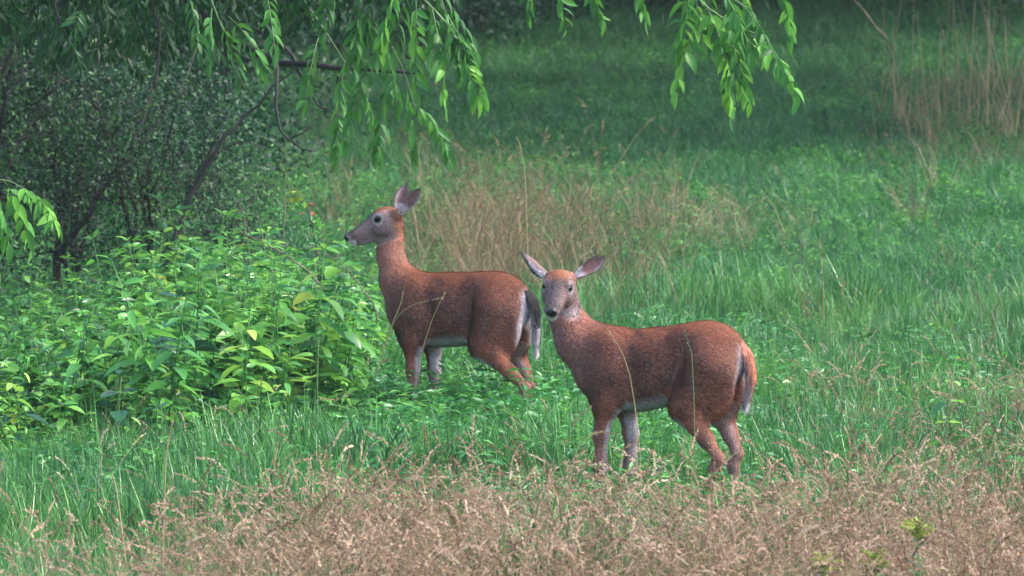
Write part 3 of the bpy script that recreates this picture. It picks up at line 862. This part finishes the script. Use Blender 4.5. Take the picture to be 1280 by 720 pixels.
def tree_mesh_leaves(mb, leaves, V0, Q0):
    t = rng.uniform(-.55, .2)  # low tint paints the shade of the leaf mass into its colour
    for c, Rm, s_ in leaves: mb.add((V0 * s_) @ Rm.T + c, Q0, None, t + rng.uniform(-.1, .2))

TR = np.array([-4.6, 34.0, float(gz(-4.6, 34.0))])
tree = empty('walnut_tree', tuple(TR), label='broad tree whose drooping feathered leaf sprays hang into the top of the picture', category='tree')
mb = MB(); tube(mb, spline([TR - [0, 0, .2], TR + [.1, 0, 2], TR + [-.05, .1, 4.5], TR + [.3, 0, 8]], 14), np.linspace(.24, .08, 14), 10)
obj('trunk', mb.mesh('trunk', True, TR), G['bark'], tree)
def limb(pts, r0, r1, n=14, name='limb'):
    mb = MB(); P = spline(pts, n); P[1:-1] += rng.normal(0, r0 * .35, (n - 2, 3)); tube(mb, P, np.linspace(r0, r1, n), 7)
    return obj(name, mb.mesh(name, True, TR), G['bark'], tree)
A = lambda px, py, d: np.array(at(px, py, d))
limbs = [limb([TR + [0, 0, 2.9], A(-60, -160, 32), A(400, -120, 30), A(800, -110, 29), A(1010, -60, 28.6)], .10, .02, 20),
         limb([TR + [0, 0, 2.2], A(120, -40, 33), A(330, 70, 31.5), A(430, 84, 31), A(520, 92, 30.6)], .036, .007),
         limb([A(280, 20, 31.8), A(341, 52, 31.4), A(345, 120, 31.2), A(350, 160, 31.1), A(372, 182, 31), A(395, 188, 31)], .012, .005),
         limb([A(345, 52, 31.4), A(368, 72, 31.3), A(380, 100, 31.2), A(398, 128, 31.1), A(415, 140, 31)], .014, .004),
         limb([A(360, 176, 31.1), A(378, 166, 31), A(391, 158, 31)], .005, .003),
         limb([A(186, -60, 30), A(190, 0, 30), A(199, 45, 30), A(193, 110, 30)], .010, .007),
         limb([A(66, -60, 30), A(70, 10, 30), A(78, 32, 30)], .012, .008),
         limb([TR + [0, 0, 2.0], A(-90, 180, 30), A(-40, 222, 28.2), A(0, 228, 27.8)], .03, .008)]
leaf_mesh_var = []
for i in range(3):
    V0, Q0 = leaf_geo(1, rng.uniform(.36, .44), .25, rng.uniform(.2, .45), 5)
    me = mesh('leaflet', V0, Q0, {'tint': ('FLOAT', np.full(len(V0), .7 + .35 * i, np.float32))}, True)
    me.materials.append(G['leaflet']); leaf_mesh_var.append(me)
n_leaflets = 0; spare = MB()
def spray(stems, comps, d, ll=.085):
    """one hanging twig with its feathered leaves; each leaflet an object while the budget lasts"""
    global n_leaflets
    mb = MB(); tube(mb, spline([A(*q, d) for q in stems], 10), np.linspace(.005, .002, 10), 5)
    tw = None; lv = []
    for (ax, ay, bx, by, pairs) in comps:
        p0 = A(ax, ay, d + rng.normal(0, .1)); p1 = A(bx, by, d + rng.normal(0, .25)); L = np.linalg.norm(p1 - p0)
        pts, out = compound(p0, unit(p1 - p0) + np.array([0, 0, .3]), L * 1.03, pairs + 2, ll * 1.12, .8)
        tube(mb, pts, np.linspace(.003, .0015, 7), 4); lv += out
    tw = obj('twig', mb.mesh('twig', True, TR), G['greenstem'], tree)
    for c, Rm, s_ in lv:
        if n_leaflets >= 298: spare.add((leafletV * s_) @ Rm.T + c, leafletQ, None, rng.uniform(.6, 1.4)); continue
        o = bpy.data.objects.new('leaflet', leaf_mesh_var[rng.integers(0, 3)]); col.objects.link(o); o.parent = tw
        m4 = Matrix([[*(Rm[r] * s_), float(c[r] - TR[r])] for r in range(3)] + [[0, 0, 0, 1]]); o.matrix_local = m4
        n_leaflets += 1
spray([(-60, 205), (-20, 222), (10, 226), (30, 236)], [(-20, 222, 12, 300, 5), (5, 226, 40, 300, 5), (20, 232, 74, 268, 8), (-30, 225, -5, 330, 5)], 27.8, .105)
spray([(842, -60), (868, -8), (900, 20), (950, 45)], [(862, -10, 850, 78, 5), (880, 2, 918, 100, 7), (900, 20, 938, 125, 6), (930, 38, 1000, 108, 8), (885, 5, 842, 108, 4), (905, 60, 915, 140, 4)], 28.6, .105)
spray([(960, -60), (975, -20), (985, -5)], [(970, -30, 990, 40, 4), (915, -30, 960, 60, 6), (860, -40, 880, 50, 5)], 28.8, .10)
spray([(470, -60), (520, -10), (560, 30), (585, 70)], [(520, -10, 520, 110, 7), (540, 10, 560, 130, 7), (560, 30, 600, 120, 8), (575, 50, 605, 122, 5), (500, -20, 470, 70, 6), (545, 15, 590, 80, 6)], 29.2, .10)
spray([(640, -60), (680, -35), (730, -25)], [(655, -40, 662, 15, 4), (690, -35, 708, 22, 4), (725, -25, 755, 22, 5), (780, -50, 810, 15, 5)], 29.0, .085)
spray([(250, -40), (268, 10), (280, 40)], [(265, 10, 260, 80, 4), (275, 25, 300, 98, 5), (285, 20, 335, 85, 5), (235, -10, 250, 60, 4), (330, -20, 345, 60, 5)], 29.0, .095)
spray([(480, 40), (505, 90), (520, 140)], [(490, 70, 470, 190, 6), (505, 95, 520, 205, 6), (515, 130, 565, 180, 6), (470, 60, 430, 170, 6)], 29.6, .10)
spray([(380, 0), (420, 60), (450, 110)], [(400, 40, 380, 130, 6), (430, 80, 420, 190, 6), (450, 100, 480, 205, 6)], 30.2, .10)
spray([(520, -60), (545, -10), (560, 20)], [(548, -5, 540, 70, 5), (552, 0, 575, 90, 6), (560, 20, 602, 118, 6), (530, -30, 600, 60, 6), (515, -30, 490, 60, 5)], 29.4, .10)
spray([(400, -60), (440, -10), (470, 30)], [(440, -20, 470, 60, 6), (450, 10, 440, 90, 6), (470, 30, 500, 120, 6), (420, -30, 400, 40, 5)], 29.8, .10)
spray([(880, -60), (900, -15), (935, 10)], [(900, -15, 940, 60, 6), (925, 5, 975, 70, 6), (880, -30, 900, 60, 6), (870, -40, 845, 40, 5), (905, 0, 925, 95, 6)], 28.5, .105)
# sprays massed behind, their shade put into darker leaf tints
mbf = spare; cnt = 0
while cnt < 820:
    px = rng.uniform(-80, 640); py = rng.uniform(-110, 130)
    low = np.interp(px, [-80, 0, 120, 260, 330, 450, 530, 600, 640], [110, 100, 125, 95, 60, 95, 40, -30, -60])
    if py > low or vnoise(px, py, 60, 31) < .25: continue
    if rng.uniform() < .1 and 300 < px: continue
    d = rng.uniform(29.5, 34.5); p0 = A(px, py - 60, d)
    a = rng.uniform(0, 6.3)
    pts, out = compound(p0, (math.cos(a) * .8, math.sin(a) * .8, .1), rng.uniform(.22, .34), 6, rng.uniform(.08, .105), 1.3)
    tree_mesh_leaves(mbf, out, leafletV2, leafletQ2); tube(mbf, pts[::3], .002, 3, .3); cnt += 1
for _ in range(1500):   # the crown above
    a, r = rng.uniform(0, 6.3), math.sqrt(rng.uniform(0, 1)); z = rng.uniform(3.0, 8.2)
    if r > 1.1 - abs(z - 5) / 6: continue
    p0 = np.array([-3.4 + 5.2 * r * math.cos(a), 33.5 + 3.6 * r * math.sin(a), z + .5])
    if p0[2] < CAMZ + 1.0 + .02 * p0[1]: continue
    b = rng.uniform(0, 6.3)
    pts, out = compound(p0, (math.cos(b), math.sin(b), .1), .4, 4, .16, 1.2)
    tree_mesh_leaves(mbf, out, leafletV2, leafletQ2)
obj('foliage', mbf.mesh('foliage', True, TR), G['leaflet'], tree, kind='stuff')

# ------------------------------------------------------------------ shrubs and woodland
def shrub(name, label, cat, cx, cy, rad, h, nl, ls, mat, nst, group=None, zoff=0.0, stemr=.02, lean=(0, 0), hmin=.1, barkm='bark', dens=1.0, flat=1.0, clump=12, cr=.16):
    base = np.array([cx, cy, float(gz(cx, cy)) + zoff]); root = empty(name, tuple(base), label=label, category=cat)
    if group: root['group'] = group
    tips = []
    for i in range(nst):
        a = rng.uniform(0, 6.3); r = rad * rng.uniform(.2, 1); t_ = base + [lean[0] + r * math.cos(a), lean[1] + r * math.sin(a) * flat, h * rng.uniform(.65, 1.0)]
        mid = base + (t_ - base) * [.35, .35, .5] + rng.normal(0, .06 * rad, 3)
        P = spline([base + [.1 * rad * math.cos(a), .1 * rad * math.sin(a), -.05], mid, t_], 9); P[1:-1] += rng.normal(0, .012 * h, (7, 3))
        mb = MB(); tube(mb, P, np.linspace(stemr, stemr * .25, 9), 6)
        for q in range(7):
            s0 = rng.integers(2, 8); e = P[s0] + rng.normal(0, .35 * rad, 3) * [1, flat, .6] + [0, 0, .1 * h]
            B = spline([P[s0], (P[s0] + e) / 2 + rng.normal(0, .05 * rad, 3), e], 5); tube(mb, B, np.linspace(stemr * .4, stemr * .1, 5), 4); tips.append(B)
        tips.append(P[3:])
        obj('branch', mb.mesh('branch', True, base), G[barkm], root)
    # leaves in clumps along the branches and through the outer volume
    nc = int(nl * (.95 if mat == 'shrub' else 1)) // clump
    tp = np.concatenate(tips); ci = tp[rng.integers(0, len(tp), nc // 2)] + rng.normal(0, .10 * rad, (nc // 2, 3))
    a = rng.uniform(0, 6.3, nc); zz = rng.uniform(hmin, 1, nc); rr = rad * np.sqrt(rng.uniform(.15, 1.1, nc)) * np.sqrt(np.clip(1.08 - zz ** 3, .05, 1))
    cv = np.stack([base[0] + lean[0] * zz + rr * np.cos(a), base[1] + lean[1] * zz + rr * np.sin(a) * flat, base[2] + h * zz], 1)
    keepn = vnoise(cv[:, 0] + cv[:, 1] * .7, cv[:, 2], .32 * rad + .1, int(cx * 10) % 50) > .46
    cen = np.concatenate([ci, cv[keepn]])
    n = len(cen) * clump; C = np.repeat(cen, clump, 0) + rng.normal(0, cr, (n, 3)) * [1, 1, .7]
    X = rng.normal(0, 1, (n, 3)) + [0, 0, -.15]; X /= np.linalg.norm(X, axis=1)[:, None]
    Y = np.cross(X, rng.normal(0, .6, (n, 3)) + [0, 0, 1.0]); Y /= np.linalg.norm(Y, axis=1)[:, None] + 1e-9
    l = (ls * rng.uniform(.6, 1.3, n))[:, None]; Zn = np.cross(X, Y)
    V = np.stack([C, C + X * l * .5 + Y * l * .26 + Zn * l * .05, C + X * l, C + X * l * .5 - Y * l * .26 + Zn * l * .05], 1).reshape(-1, 3) - base
    i = (np.arange(n) * 4)[:, None]
    tint = np.repeat(np.clip(np.repeat(rng.uniform(0, 1, len(cen)), clump) + rng.normal(0, .18, n), 0, 1), 4)
    me = mesh('foliage', V, [i + np.array([0, 1, 2]), i + np.array([0, 2, 3])], {'tint': ('FLOAT', tint.astype(np.float32))})
    obj('foliage', me, G[mat], root, kind='stuff')
    return root
X_ = lambda px, d: (px - 640) / FPX * d
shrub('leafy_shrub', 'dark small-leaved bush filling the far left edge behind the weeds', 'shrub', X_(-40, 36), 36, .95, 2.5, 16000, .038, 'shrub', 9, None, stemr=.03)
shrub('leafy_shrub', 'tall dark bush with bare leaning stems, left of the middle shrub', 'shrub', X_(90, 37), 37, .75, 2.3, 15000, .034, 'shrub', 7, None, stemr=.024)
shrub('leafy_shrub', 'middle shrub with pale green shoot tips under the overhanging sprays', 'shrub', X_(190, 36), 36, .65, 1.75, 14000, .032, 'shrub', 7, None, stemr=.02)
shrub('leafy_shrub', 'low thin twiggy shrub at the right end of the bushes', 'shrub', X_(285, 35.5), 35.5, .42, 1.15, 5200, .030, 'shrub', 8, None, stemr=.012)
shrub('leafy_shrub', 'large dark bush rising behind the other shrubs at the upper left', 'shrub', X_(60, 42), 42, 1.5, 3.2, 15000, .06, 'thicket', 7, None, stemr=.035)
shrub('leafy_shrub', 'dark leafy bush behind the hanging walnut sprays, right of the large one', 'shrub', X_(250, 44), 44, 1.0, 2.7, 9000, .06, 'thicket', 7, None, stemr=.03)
# leaning dark trunks among the shrubs
def leaner(label, pts, r0, r1):
    P = spline([A(*q) for q in pts], 14); P[1:-1] += rng.normal(0, .012, (12, 3)); b = P[0].copy()
    root = empty('sapling', tuple(b), label=label, category='small tree'); mb = MB(); tube(mb, P, np.linspace(r0, r1, 14), 7)
    obj('trunk', mb.mesh('trunk', True, b), G['bark'], root)
    for s0, pt in ((6, (330, 185, pts[-1][2])), (4, (300, 178, pts[-1][2]))) if pts[0][0] > 150 else ((5, (60, 250, pts[-1][2])),):
        mb = MB(); e = A(*pt); B = spline([P[s0], (P[s0] + e) / 2 + [0, 0, .05], e], 7); tube(mb, B, np.linspace(r1 * .8, .004, 7), 5)
        obj('branch', mb.mesh('branch', True, b), G['bark'], root)
leaner('dark leaning sapling trunk crossing the gap right of the shrubs', [(205, 345, 35.2), (235, 250, 35.2), (262, 200, 35.2), (290, 160, 35.2), (330, 122, 35.2), (385, 75, 35.2)], .024, .004)
leaner('dark leaning sapling trunk low among the bushes at the left', [(70, 335, 36.0), (95, 290, 35.9), (130, 235, 35.9), (165, 180, 36), (185, 130, 36.2), (215, 60, 36.3), (230, -20, 36.3)], .024, .008)

# thicket along the top of the hill and the wood above it
tl = ['leftmost', 'second', 'third', 'fourth', 'fifth', 'sixth', 'seventh', 'eighth', 'ninth']
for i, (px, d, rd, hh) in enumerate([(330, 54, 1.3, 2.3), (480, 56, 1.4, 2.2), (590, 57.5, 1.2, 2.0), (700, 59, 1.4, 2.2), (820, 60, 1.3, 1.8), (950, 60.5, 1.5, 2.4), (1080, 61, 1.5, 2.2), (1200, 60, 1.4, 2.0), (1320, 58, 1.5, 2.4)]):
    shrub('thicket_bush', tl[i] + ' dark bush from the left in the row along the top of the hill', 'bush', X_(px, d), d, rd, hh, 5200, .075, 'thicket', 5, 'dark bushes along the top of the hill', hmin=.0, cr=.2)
def wood_tree(px, d, h, rad, label):
    cx = X_(px, d); b = np.array([cx, d, float(gz(cx, d))]); root = empty('woodland_tree', tuple(b), label=label, category='tree', group='woodland trees shading the hill')
    mb = MB(); tube(mb, spline([b - [0, 0, .2], b + [rng.normal(0, .2), 0, h * .5], b + [rng.normal(0, .4), 0, h * .95]], 9), np.linspace(.26, .06, 9), 9)
    obj('trunk', mb.mesh('trunk', True, b), G['bark'], root)
    n = 17000; a = rng.uniform(0, 6.3, n); zz = rng.uniform(-1, 1, n); rr = rad * np.sqrt(1 - zz * zz) * rng.uniform(.3, 1, n) ** .4
    C = np.stack([rr * np.cos(a), rr * np.sin(a), h * .68 + zz * h * .36], 1)
    C = C[(vnoise(C[:, 0] + C[:, 1], C[:, 2], 1.0, int(px) % 40) > .3) & (C[:, 2] + b[2] > CAMZ + .034 * d + .3)]; n = len(C)
    X = rng.normal(0, 1, (n, 3)); X /= np.linalg.norm(X, axis=1)[:, None]; Y = np.cross(X, rng.normal(0, 1, (n, 3))); Y /= np.linalg.norm(Y, axis=1)[:, None]
    l = rng.uniform(.16, .30, n)[:, None]
    V = np.stack([C, C + X * l * .5 + Y * l * .3, C + X * l, C + X * l * .5 - Y * l * .3], 1).reshape(-1, 3)
    i = (np.arange(n) * 4)[:, None]
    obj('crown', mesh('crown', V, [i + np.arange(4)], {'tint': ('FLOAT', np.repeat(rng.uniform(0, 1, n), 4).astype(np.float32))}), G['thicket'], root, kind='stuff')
for i, (px, d, h, rad) in enumerate([(380, 58, 9, 5.6), (640, 64, 10, 6.2), (900, 65, 10, 6.2), (1130, 64, 10, 6.0), (1500, 60, 10, 5.4), (100, 52, 9, 5.6), (1620, 50, 9, 4.0), (-300, 44, 8, 3.6)]):
    wood_tree(px, d, h, rad, 'tall woodland tree above the hill, %s of the trees' % (tl[i] if i < 5 else ['set farthest left', 'set farthest right', 'set nearest the shrubs'][i - 5]))

# ------------------------------------------------------------------ tall dead stalks at the top right
def reedk(mb):
    for _ in range(2):
        seed_stem(mb, (*rng.normal(0, .07, 2), -.02), rng.uniform(.7, 1.35), rng.uniform(0, .35), rng.uniform(0, 6.3), rng.uniform(.06, .16), 14, .014, .012, rng.uniform(.5, .9), .007, .2)
    blades(mb, 7, .1, .3, .7, .010, .3, 3, .5)
reed_k = [kind_mesh('dead_reed_tuft', reedk, G['straw']) for _ in range(5)]
x, y = region(43, 54, 1500); p = px_of(x, y)
k = rng.uniform(0, 1, len(x)) < inw(p, 1080, 2300, 160) * inw(py_of(x, y), 90, 225, 40) * (.3 + .6 * vnoise(x, y, .7, 17)) * .42
put('dead_reeds', reed_k, x[k], y[k], .7, 1.1, label='stand of tall dead tan stalks at the upper right of the hill', kind='stuff')
x, y = region(36, 52, 2200); p = px_of(x, y)
k = rng.uniform(0, 1, len(x)) < inw(p, 300, 620, 90) * .16 + inw(p, 1060, 2300, 120) * inw(py_of(x, y), 110, 240, 40) * .5
put('hillside_tan_grass', tan_k, x[k], y[k], .6, 1.0, label='thin tan grass scattered over the shaded hillside', kind='stuff')
# pale purplish haze of fine seed heads beyond the right deer
def mistk(mb):
    for _ in range(8): seed_stem(mb, (*rng.normal(0, .1, 2), 0), rng.uniform(.25, .42), .3, rng.uniform(0, 6.3), .12, 20, .008, .03, .7, .0015, .3)
mist_k = [kind_mesh('fine_seed_tuft', mistk, G['dry']) for _ in range(3)]
x, y = region(38, 45, 2500); p = px_of(x, y); q = py_of(x, y)
k = rng.uniform(0, 1, len(x)) < inw(p, 810, 950, 50) * inw(q, 296, 345, 16) * .8
put('fine_seed_grass', mist_k, x[k], y[k], .8, 1.1, label='small hazy patch of pale fine seed heads beyond the right doe', kind='stuff')

# ------------------------------------------------------------------ single plants
lmesh = {}
def leafmesh(matk):
    if matk not in lmesh:
        L_ = []
        for i in range(3):
            V0, Q0 = leaf_geo(1, rng.uniform(.5, .66), .25, rng.uniform(.15, .45), 6)
            me = mesh('leaf', V0, Q0, {'tint': ('FLOAT', np.full(len(V0), .2 + .3 * i, np.float32))}, True); me.materials.append(G[matk]); L_.append(me)
        lmesh[matk] = L_
    return lmesh[matk]
def plant(px, pyt, d, L, nn, label, matk='weed', name='leafy_plant'):
    top = A(px, pyt, d); b = np.array([top[0] + rng.normal(0, .04), d, 0]); b[2] = float(gz(b[0], b[1])); h = top[2] - b[2]
    root = empty(name, tuple(b), label=label, category='plant')
    pts, lv = weed_nodes(h, nn, L)
    mb = MB(); tube(mb, pts, np.linspace(.006, .0025, 6), 5)
    for c, pet, Rm, s_ in lv: tube(mb, [c, (c + pet) / 2 + [0, 0, .003], pet], .0016, 3)
    obj('stem', mb.mesh('stem', True), G['greenstem'], root)
    ms = leafmesh(matk)
    for c, pet, Rm, s_ in lv:
        o = bpy.data.objects.new('leaf', ms[rng.integers(0, 3)]); col.objects.link(o); o.parent = root
        o.matrix_local = Matrix([[*(Rm[r] * s_), float(pet[r])] for r in range(3)] + [[0, 0, 0, 1]])
plant(238, 372, 28.0, .19, 6, 'dark bluish plant with the biggest leaves in the weed bank', 'weed_dark')
plant(145, 322, 30.5, .13, 8, 'tall leafy weed topping the bank beneath the left sapling trunk')
plant(205, 352, 29.8, .12, 8, 'leafy weed just left of the plant with the biggest leaves')
plant(238, 318, 30.8, .14, 8, 'tallest leafy weed, its top above the dark big-leaved plant')
plant(322, 328, 30.2, .12, 7, 'leafy weed below the tip of the dead forked twig')
plant(352, 290, 31.0, .12, 9, 'leafy weed rising between the forked twig and the red-tipped sprig')
plant(410, 330, 30.2, .12, 8, 'bright leafy weed below the red-tipped sprig')
plant(452, 372, 29.6, .11, 8, 'leafy weed at the chest of the farther doe')
plant(100, 352, 30.0, .12, 8, 'leafy weed left of the tall topping one, fresh green')
plant(35, 372, 30.0, .11, 8, 'leafy weed at the far left edge of the bank')
plant(378, 420, 28.6, .15, 5, 'weed with broad heart-shaped leaves at the front of the bank')
plant(515, 312, 31.5, .11, 8, 'leafy weed showing behind the neck of the farther doe')
plant(460, 258, 32.5, .10, 9, 'single bright weed with its tip above the muzzle of the farther doe', 'lime')
plant(130, 470, 27.5, .15, 5, 'dark glossy plant low at the front of the bank, nearest the left edge', 'weed_dark')
plant(185, 512, 27.3, .16, 4, 'dark glossy plant at the foot of the weed bank', 'weed_dark')
plant(30, 495, 27.5, .15, 4, 'dark glossy plant in the lower left corner of the bank', 'weed_dark')
plant(262, 520, 27.0, .13, 2, 'short plant with a few lime green leaves below the big-leaved one', 'lime')
plant(1185, 450, 26.2, .09, 6, 'small leafy plant alone in the grass right of the nearer doe')

def stick(label, paths, r, name='dead_twig', cat='twig', mat='twig', extra=None):
    b = A(*paths[0][0]); root = empty(name, tuple(b), label=label, category=cat)
    for i, pth in enumerate(paths):
        mb = MB(); P = spline([A(*q) for q in pth], 10); P[1:-1] += rng.normal(0, .003, (8, 3)); tube(mb, P, np.linspace(r if i == 0 else r * .6, r * .3, 10), 6)
        obj('stem' if i == 0 else 'side_twig', mb.mesh('stem', True, b), G[mat], root)
    if extra: extra(root, b)
    return root
stick('bare forked dead twig slanting up out of the weed bank', [[(415, 375, 30), (380, 335, 30), (345, 312, 30), (318, 298, 30), (294, 286, 30)],
      [(314, 294, 30), (306, 275, 30), (298, 250, 30)], [(328, 301, 30), (325, 285, 30), (322, 265, 30)], [(318, 298, 30), (300, 305, 30), (280, 330, 30)]], .007)
stick('second bare dark twig slanting down to the chest of the farther doe', [[(472, 400, 29.4), (462, 372, 29.4), (440, 345, 29.4), (425, 328, 29.4), (405, 316, 29.4)], [(440, 345, 29.4), (436, 325, 29.4)]], .006)
stick('pale bare stick leaning in the dark top right of the hill', [[(1108, 48, 55), (1097, 36, 55), (1080, 14, 55), (1062, -8, 55)]], .014)
stick('thin bare upright stem beside the red-tipped sprig', [[(352, 330, 32), (355, 280, 32), (356, 230, 32), (358, 180, 32)]], .006)
def tipleaves(root, b):
    for (px, py, n, mk, nm) in ((370, 247, 8, 'yellow', 'yellow_leaf'), (380, 255, 7, 'lime', 'green_leaf'), (386, 262, 8, 'red', 'red_leaf'), (396, 285, 8, 'lime', 'green_leaf'), (390, 276, 6, 'weed', 'green_leaf')):
        c = A(px, py, 31)
        for _ in range(n):
            dd = rng.normal(0, 1, 3); V0, Q0 = leaf_geo(.05 * rng.uniform(.6, 1.1), .028, .2, .3, 3); mb = MB()
            mb.add(V0 @ frame(dd).T + c + rng.normal(0, .02, 3), Q0, None, rng.uniform(0, 1)); obj(nm, mb.mesh(nm, True, b), G[mk], root)
stick('red and yellow leaved sprig standing above the weed bank', [[(400, 352, 31), (396, 320, 31), (392, 290, 31), (384, 262, 31), (370, 248, 31)], [(393, 300, 31), (402, 290, 31)]], .005, 'sprig', 'sprig', 'bark', tipleaves)

def stalk(label, pts, r=.0035, head=.09, n=60, sz=.012, spread=.010, mat='straw', tint=.7, droop=.3):
    P = spline([A(*q) for q in pts], 9); b = P[0].copy(); root = empty('grass_stalk', tuple(b), label=label, category='grass stalk')
    mb = MB(); tube(mb, P, np.linspace(r, r * .5, 9), 4, .4); obj('stem', mb.mesh('stem', True, b), G['straw' if mat == 'dry' else mat], root)
    mb = MB(); seed_head(mb, P[-1], P[-1] - P[-2], head, n, sz, spread, tint, droop); obj('seed_head', mb.mesh('seed_head', False, b), G[mat], root)
stalk('tallest straw stalk rising behind the two does', [(660, 330, 33), (658, 270, 33), (656, 215, 33), (650, 182, 33)], .0028, .06, 40, .01, .006)
stalk('thin arching stalk with a drooping head up the slope', [(745, 250, 37), (772, 205, 37), (795, 170, 37), (808, 155, 37)], .0028, .08, 50, .012, .008)
stalk('short straw seed spike alone in the grass right of the does', [(1029, 400, 33), (1029, 370, 33), (1028, 345, 33)], .004, .22, 90, .012, .009, droop=.05)
stalk('slanting pale stalk crossing in front of the nearer doe', [(802, 620, 24.6), (798, 545, 24.6), (785, 460, 24.6), (764, 418, 24.6)], .0025, .03, 14, .008, .004, droop=.2)
stalk('green headed stalk standing in front of the nearer doe', [(868, 600, 24.8), (868, 520, 24.8), (865, 450, 24.8), (863, 436, 24.8)], .0022, .09, 60, .010, .006, 'greenstem', droop=.05)
stalk('stalk with pale head across the shoulder of the farther doe', [(470, 470, 28), (484, 420, 28), (500, 382, 28), (504, 366, 28)], .003, .06, 40, .010, .006, droop=.1)
stalk('arching pale stalk across the belly of the farther doe', [(478, 440, 28), (495, 398, 28), (515, 382, 28), (535, 376, 28)], .0025, .07, 40, .010, .006, droop=.05)
stalk('pale stalk bending beneath the farther doe', [(520, 470, 28), (530, 430, 28), (542, 395, 28), (552, 374, 28)], .0025, .04, 30, .010, .006, droop=.05)
stalk('pale looping stalk left of the front legs of the nearer doe', [(705, 660, 24), (712, 600, 24), (722, 560, 24), (738, 545, 24)], .004, .10, 60, .012, .010, droop=1.2)
stalk('bent reddish stalk in the lower left corner', [(160, 730, 22.5), (152, 660, 22.5), (145, 610, 22.5), (140, 592, 22.5)], .004, .04, 30, .010, .008, 'dry', droop=.3)
stalk('straight brown seed spike at the bottom left edge', [(84, 735, 22.5), (84, 700, 22.5), (85, 678, 22.5)], .004, .11, 90, .012, .010, 'dry', .2, droop=.05)
stalk('tall straw stalk rising left of the foreground grass', [(203, 740, 22.6), (205, 650, 22.6), (207, 580, 22.6), (210, 555, 22.6)], .0035, .1, 50, .011, .007, droop=.1)

def goldenrod(px, py, d, label):
    top = A(px, py, d); b = np.array([top[0], d, float(gz(top[0], d))]); root = empty('goldenrod', tuple(b), label=label, category='wildflower', group='yellow-topped wildflowers in the dry grass')
    mb = MB(); tube(mb, [b, (b + top) / 2 + [.01, 0, 0], top - [0, 0, .01]], [.005, .004, .003], 5); obj('stem', mb.mesh('stem', True, b), G['greenstem'], root)
    mb = MB()
    for _ in range(46):
        t = rng.uniform(.3, .97); c = b + (top - b) * t; a = rng.uniform(0, 6.3); V0, Q0 = leaf_geo(.07, .013, .1, .3, 3)
        mb.add(V0 @ frame((math.cos(a), math.sin(a), .6)).T + c, Q0, None, rng.uniform(0, 1))
    obj('foliage', mb.mesh('foliage', True, b), G['weed'], root, kind='stuff')
    mb = MB()
    for _ in range(14):
        a = rng.uniform(0, 6.3); seed_head(mb, top - [0, 0, rng.uniform(.02, .07)], (math.cos(a), math.sin(a), rng.uniform(.5, 1.6)), rng.uniform(.05, .085), 60, .013, .012, rng.uniform(0, 1), .7)
    obj('blossom', mb.mesh('blossom', False, b), G['yellow'], root, kind='stuff')
goldenrod(1147, 652, 20.5, 'yellow-topped wildflower standing clear of the dry grass at lower right')
goldenrod(1030, 696, 20.7, 'yellow wildflower at the bottom edge, leftmost of the three')
goldenrod(1094, 692, 20.7, 'small yellow wildflower at the bottom edge, between the other two')

# ------------------------------------------------------------------ damp air
hb = bpy.data.meshes.new('haze')
hx0, hx1, hy0, hy1, hz0, hz1 = -340, 340, -65, 430, -8, 75
hb.from_pydata([(a, b, c) for a in (hx0, hx1) for b in (hy0, hy1) for c in (hz0, hz1)], [], [(0, 1, 3, 2), (4, 6, 7, 5), (0, 4, 5, 1), (2, 3, 7, 6), (0, 2, 6, 4), (1, 5, 7, 3)])
m = bpy.data.materials.new('damp_air'); m.use_nodes = True; m.node_tree.nodes.clear()
pv = m.node_tree.nodes.new('ShaderNodeVolumePrincipled'); mo = m.node_tree.nodes.new('ShaderNodeOutputMaterial')
pv.inputs['Color'].default_value = (.80, .90, .98, 1); pv.inputs['Density'].default_value = HAZE; pv.inputs['Anisotropy'].default_value = .3
m.node_tree.links.new(pv.outputs[0], mo.inputs['Volume'])
obj('haze', hb, m, kind='stuff')
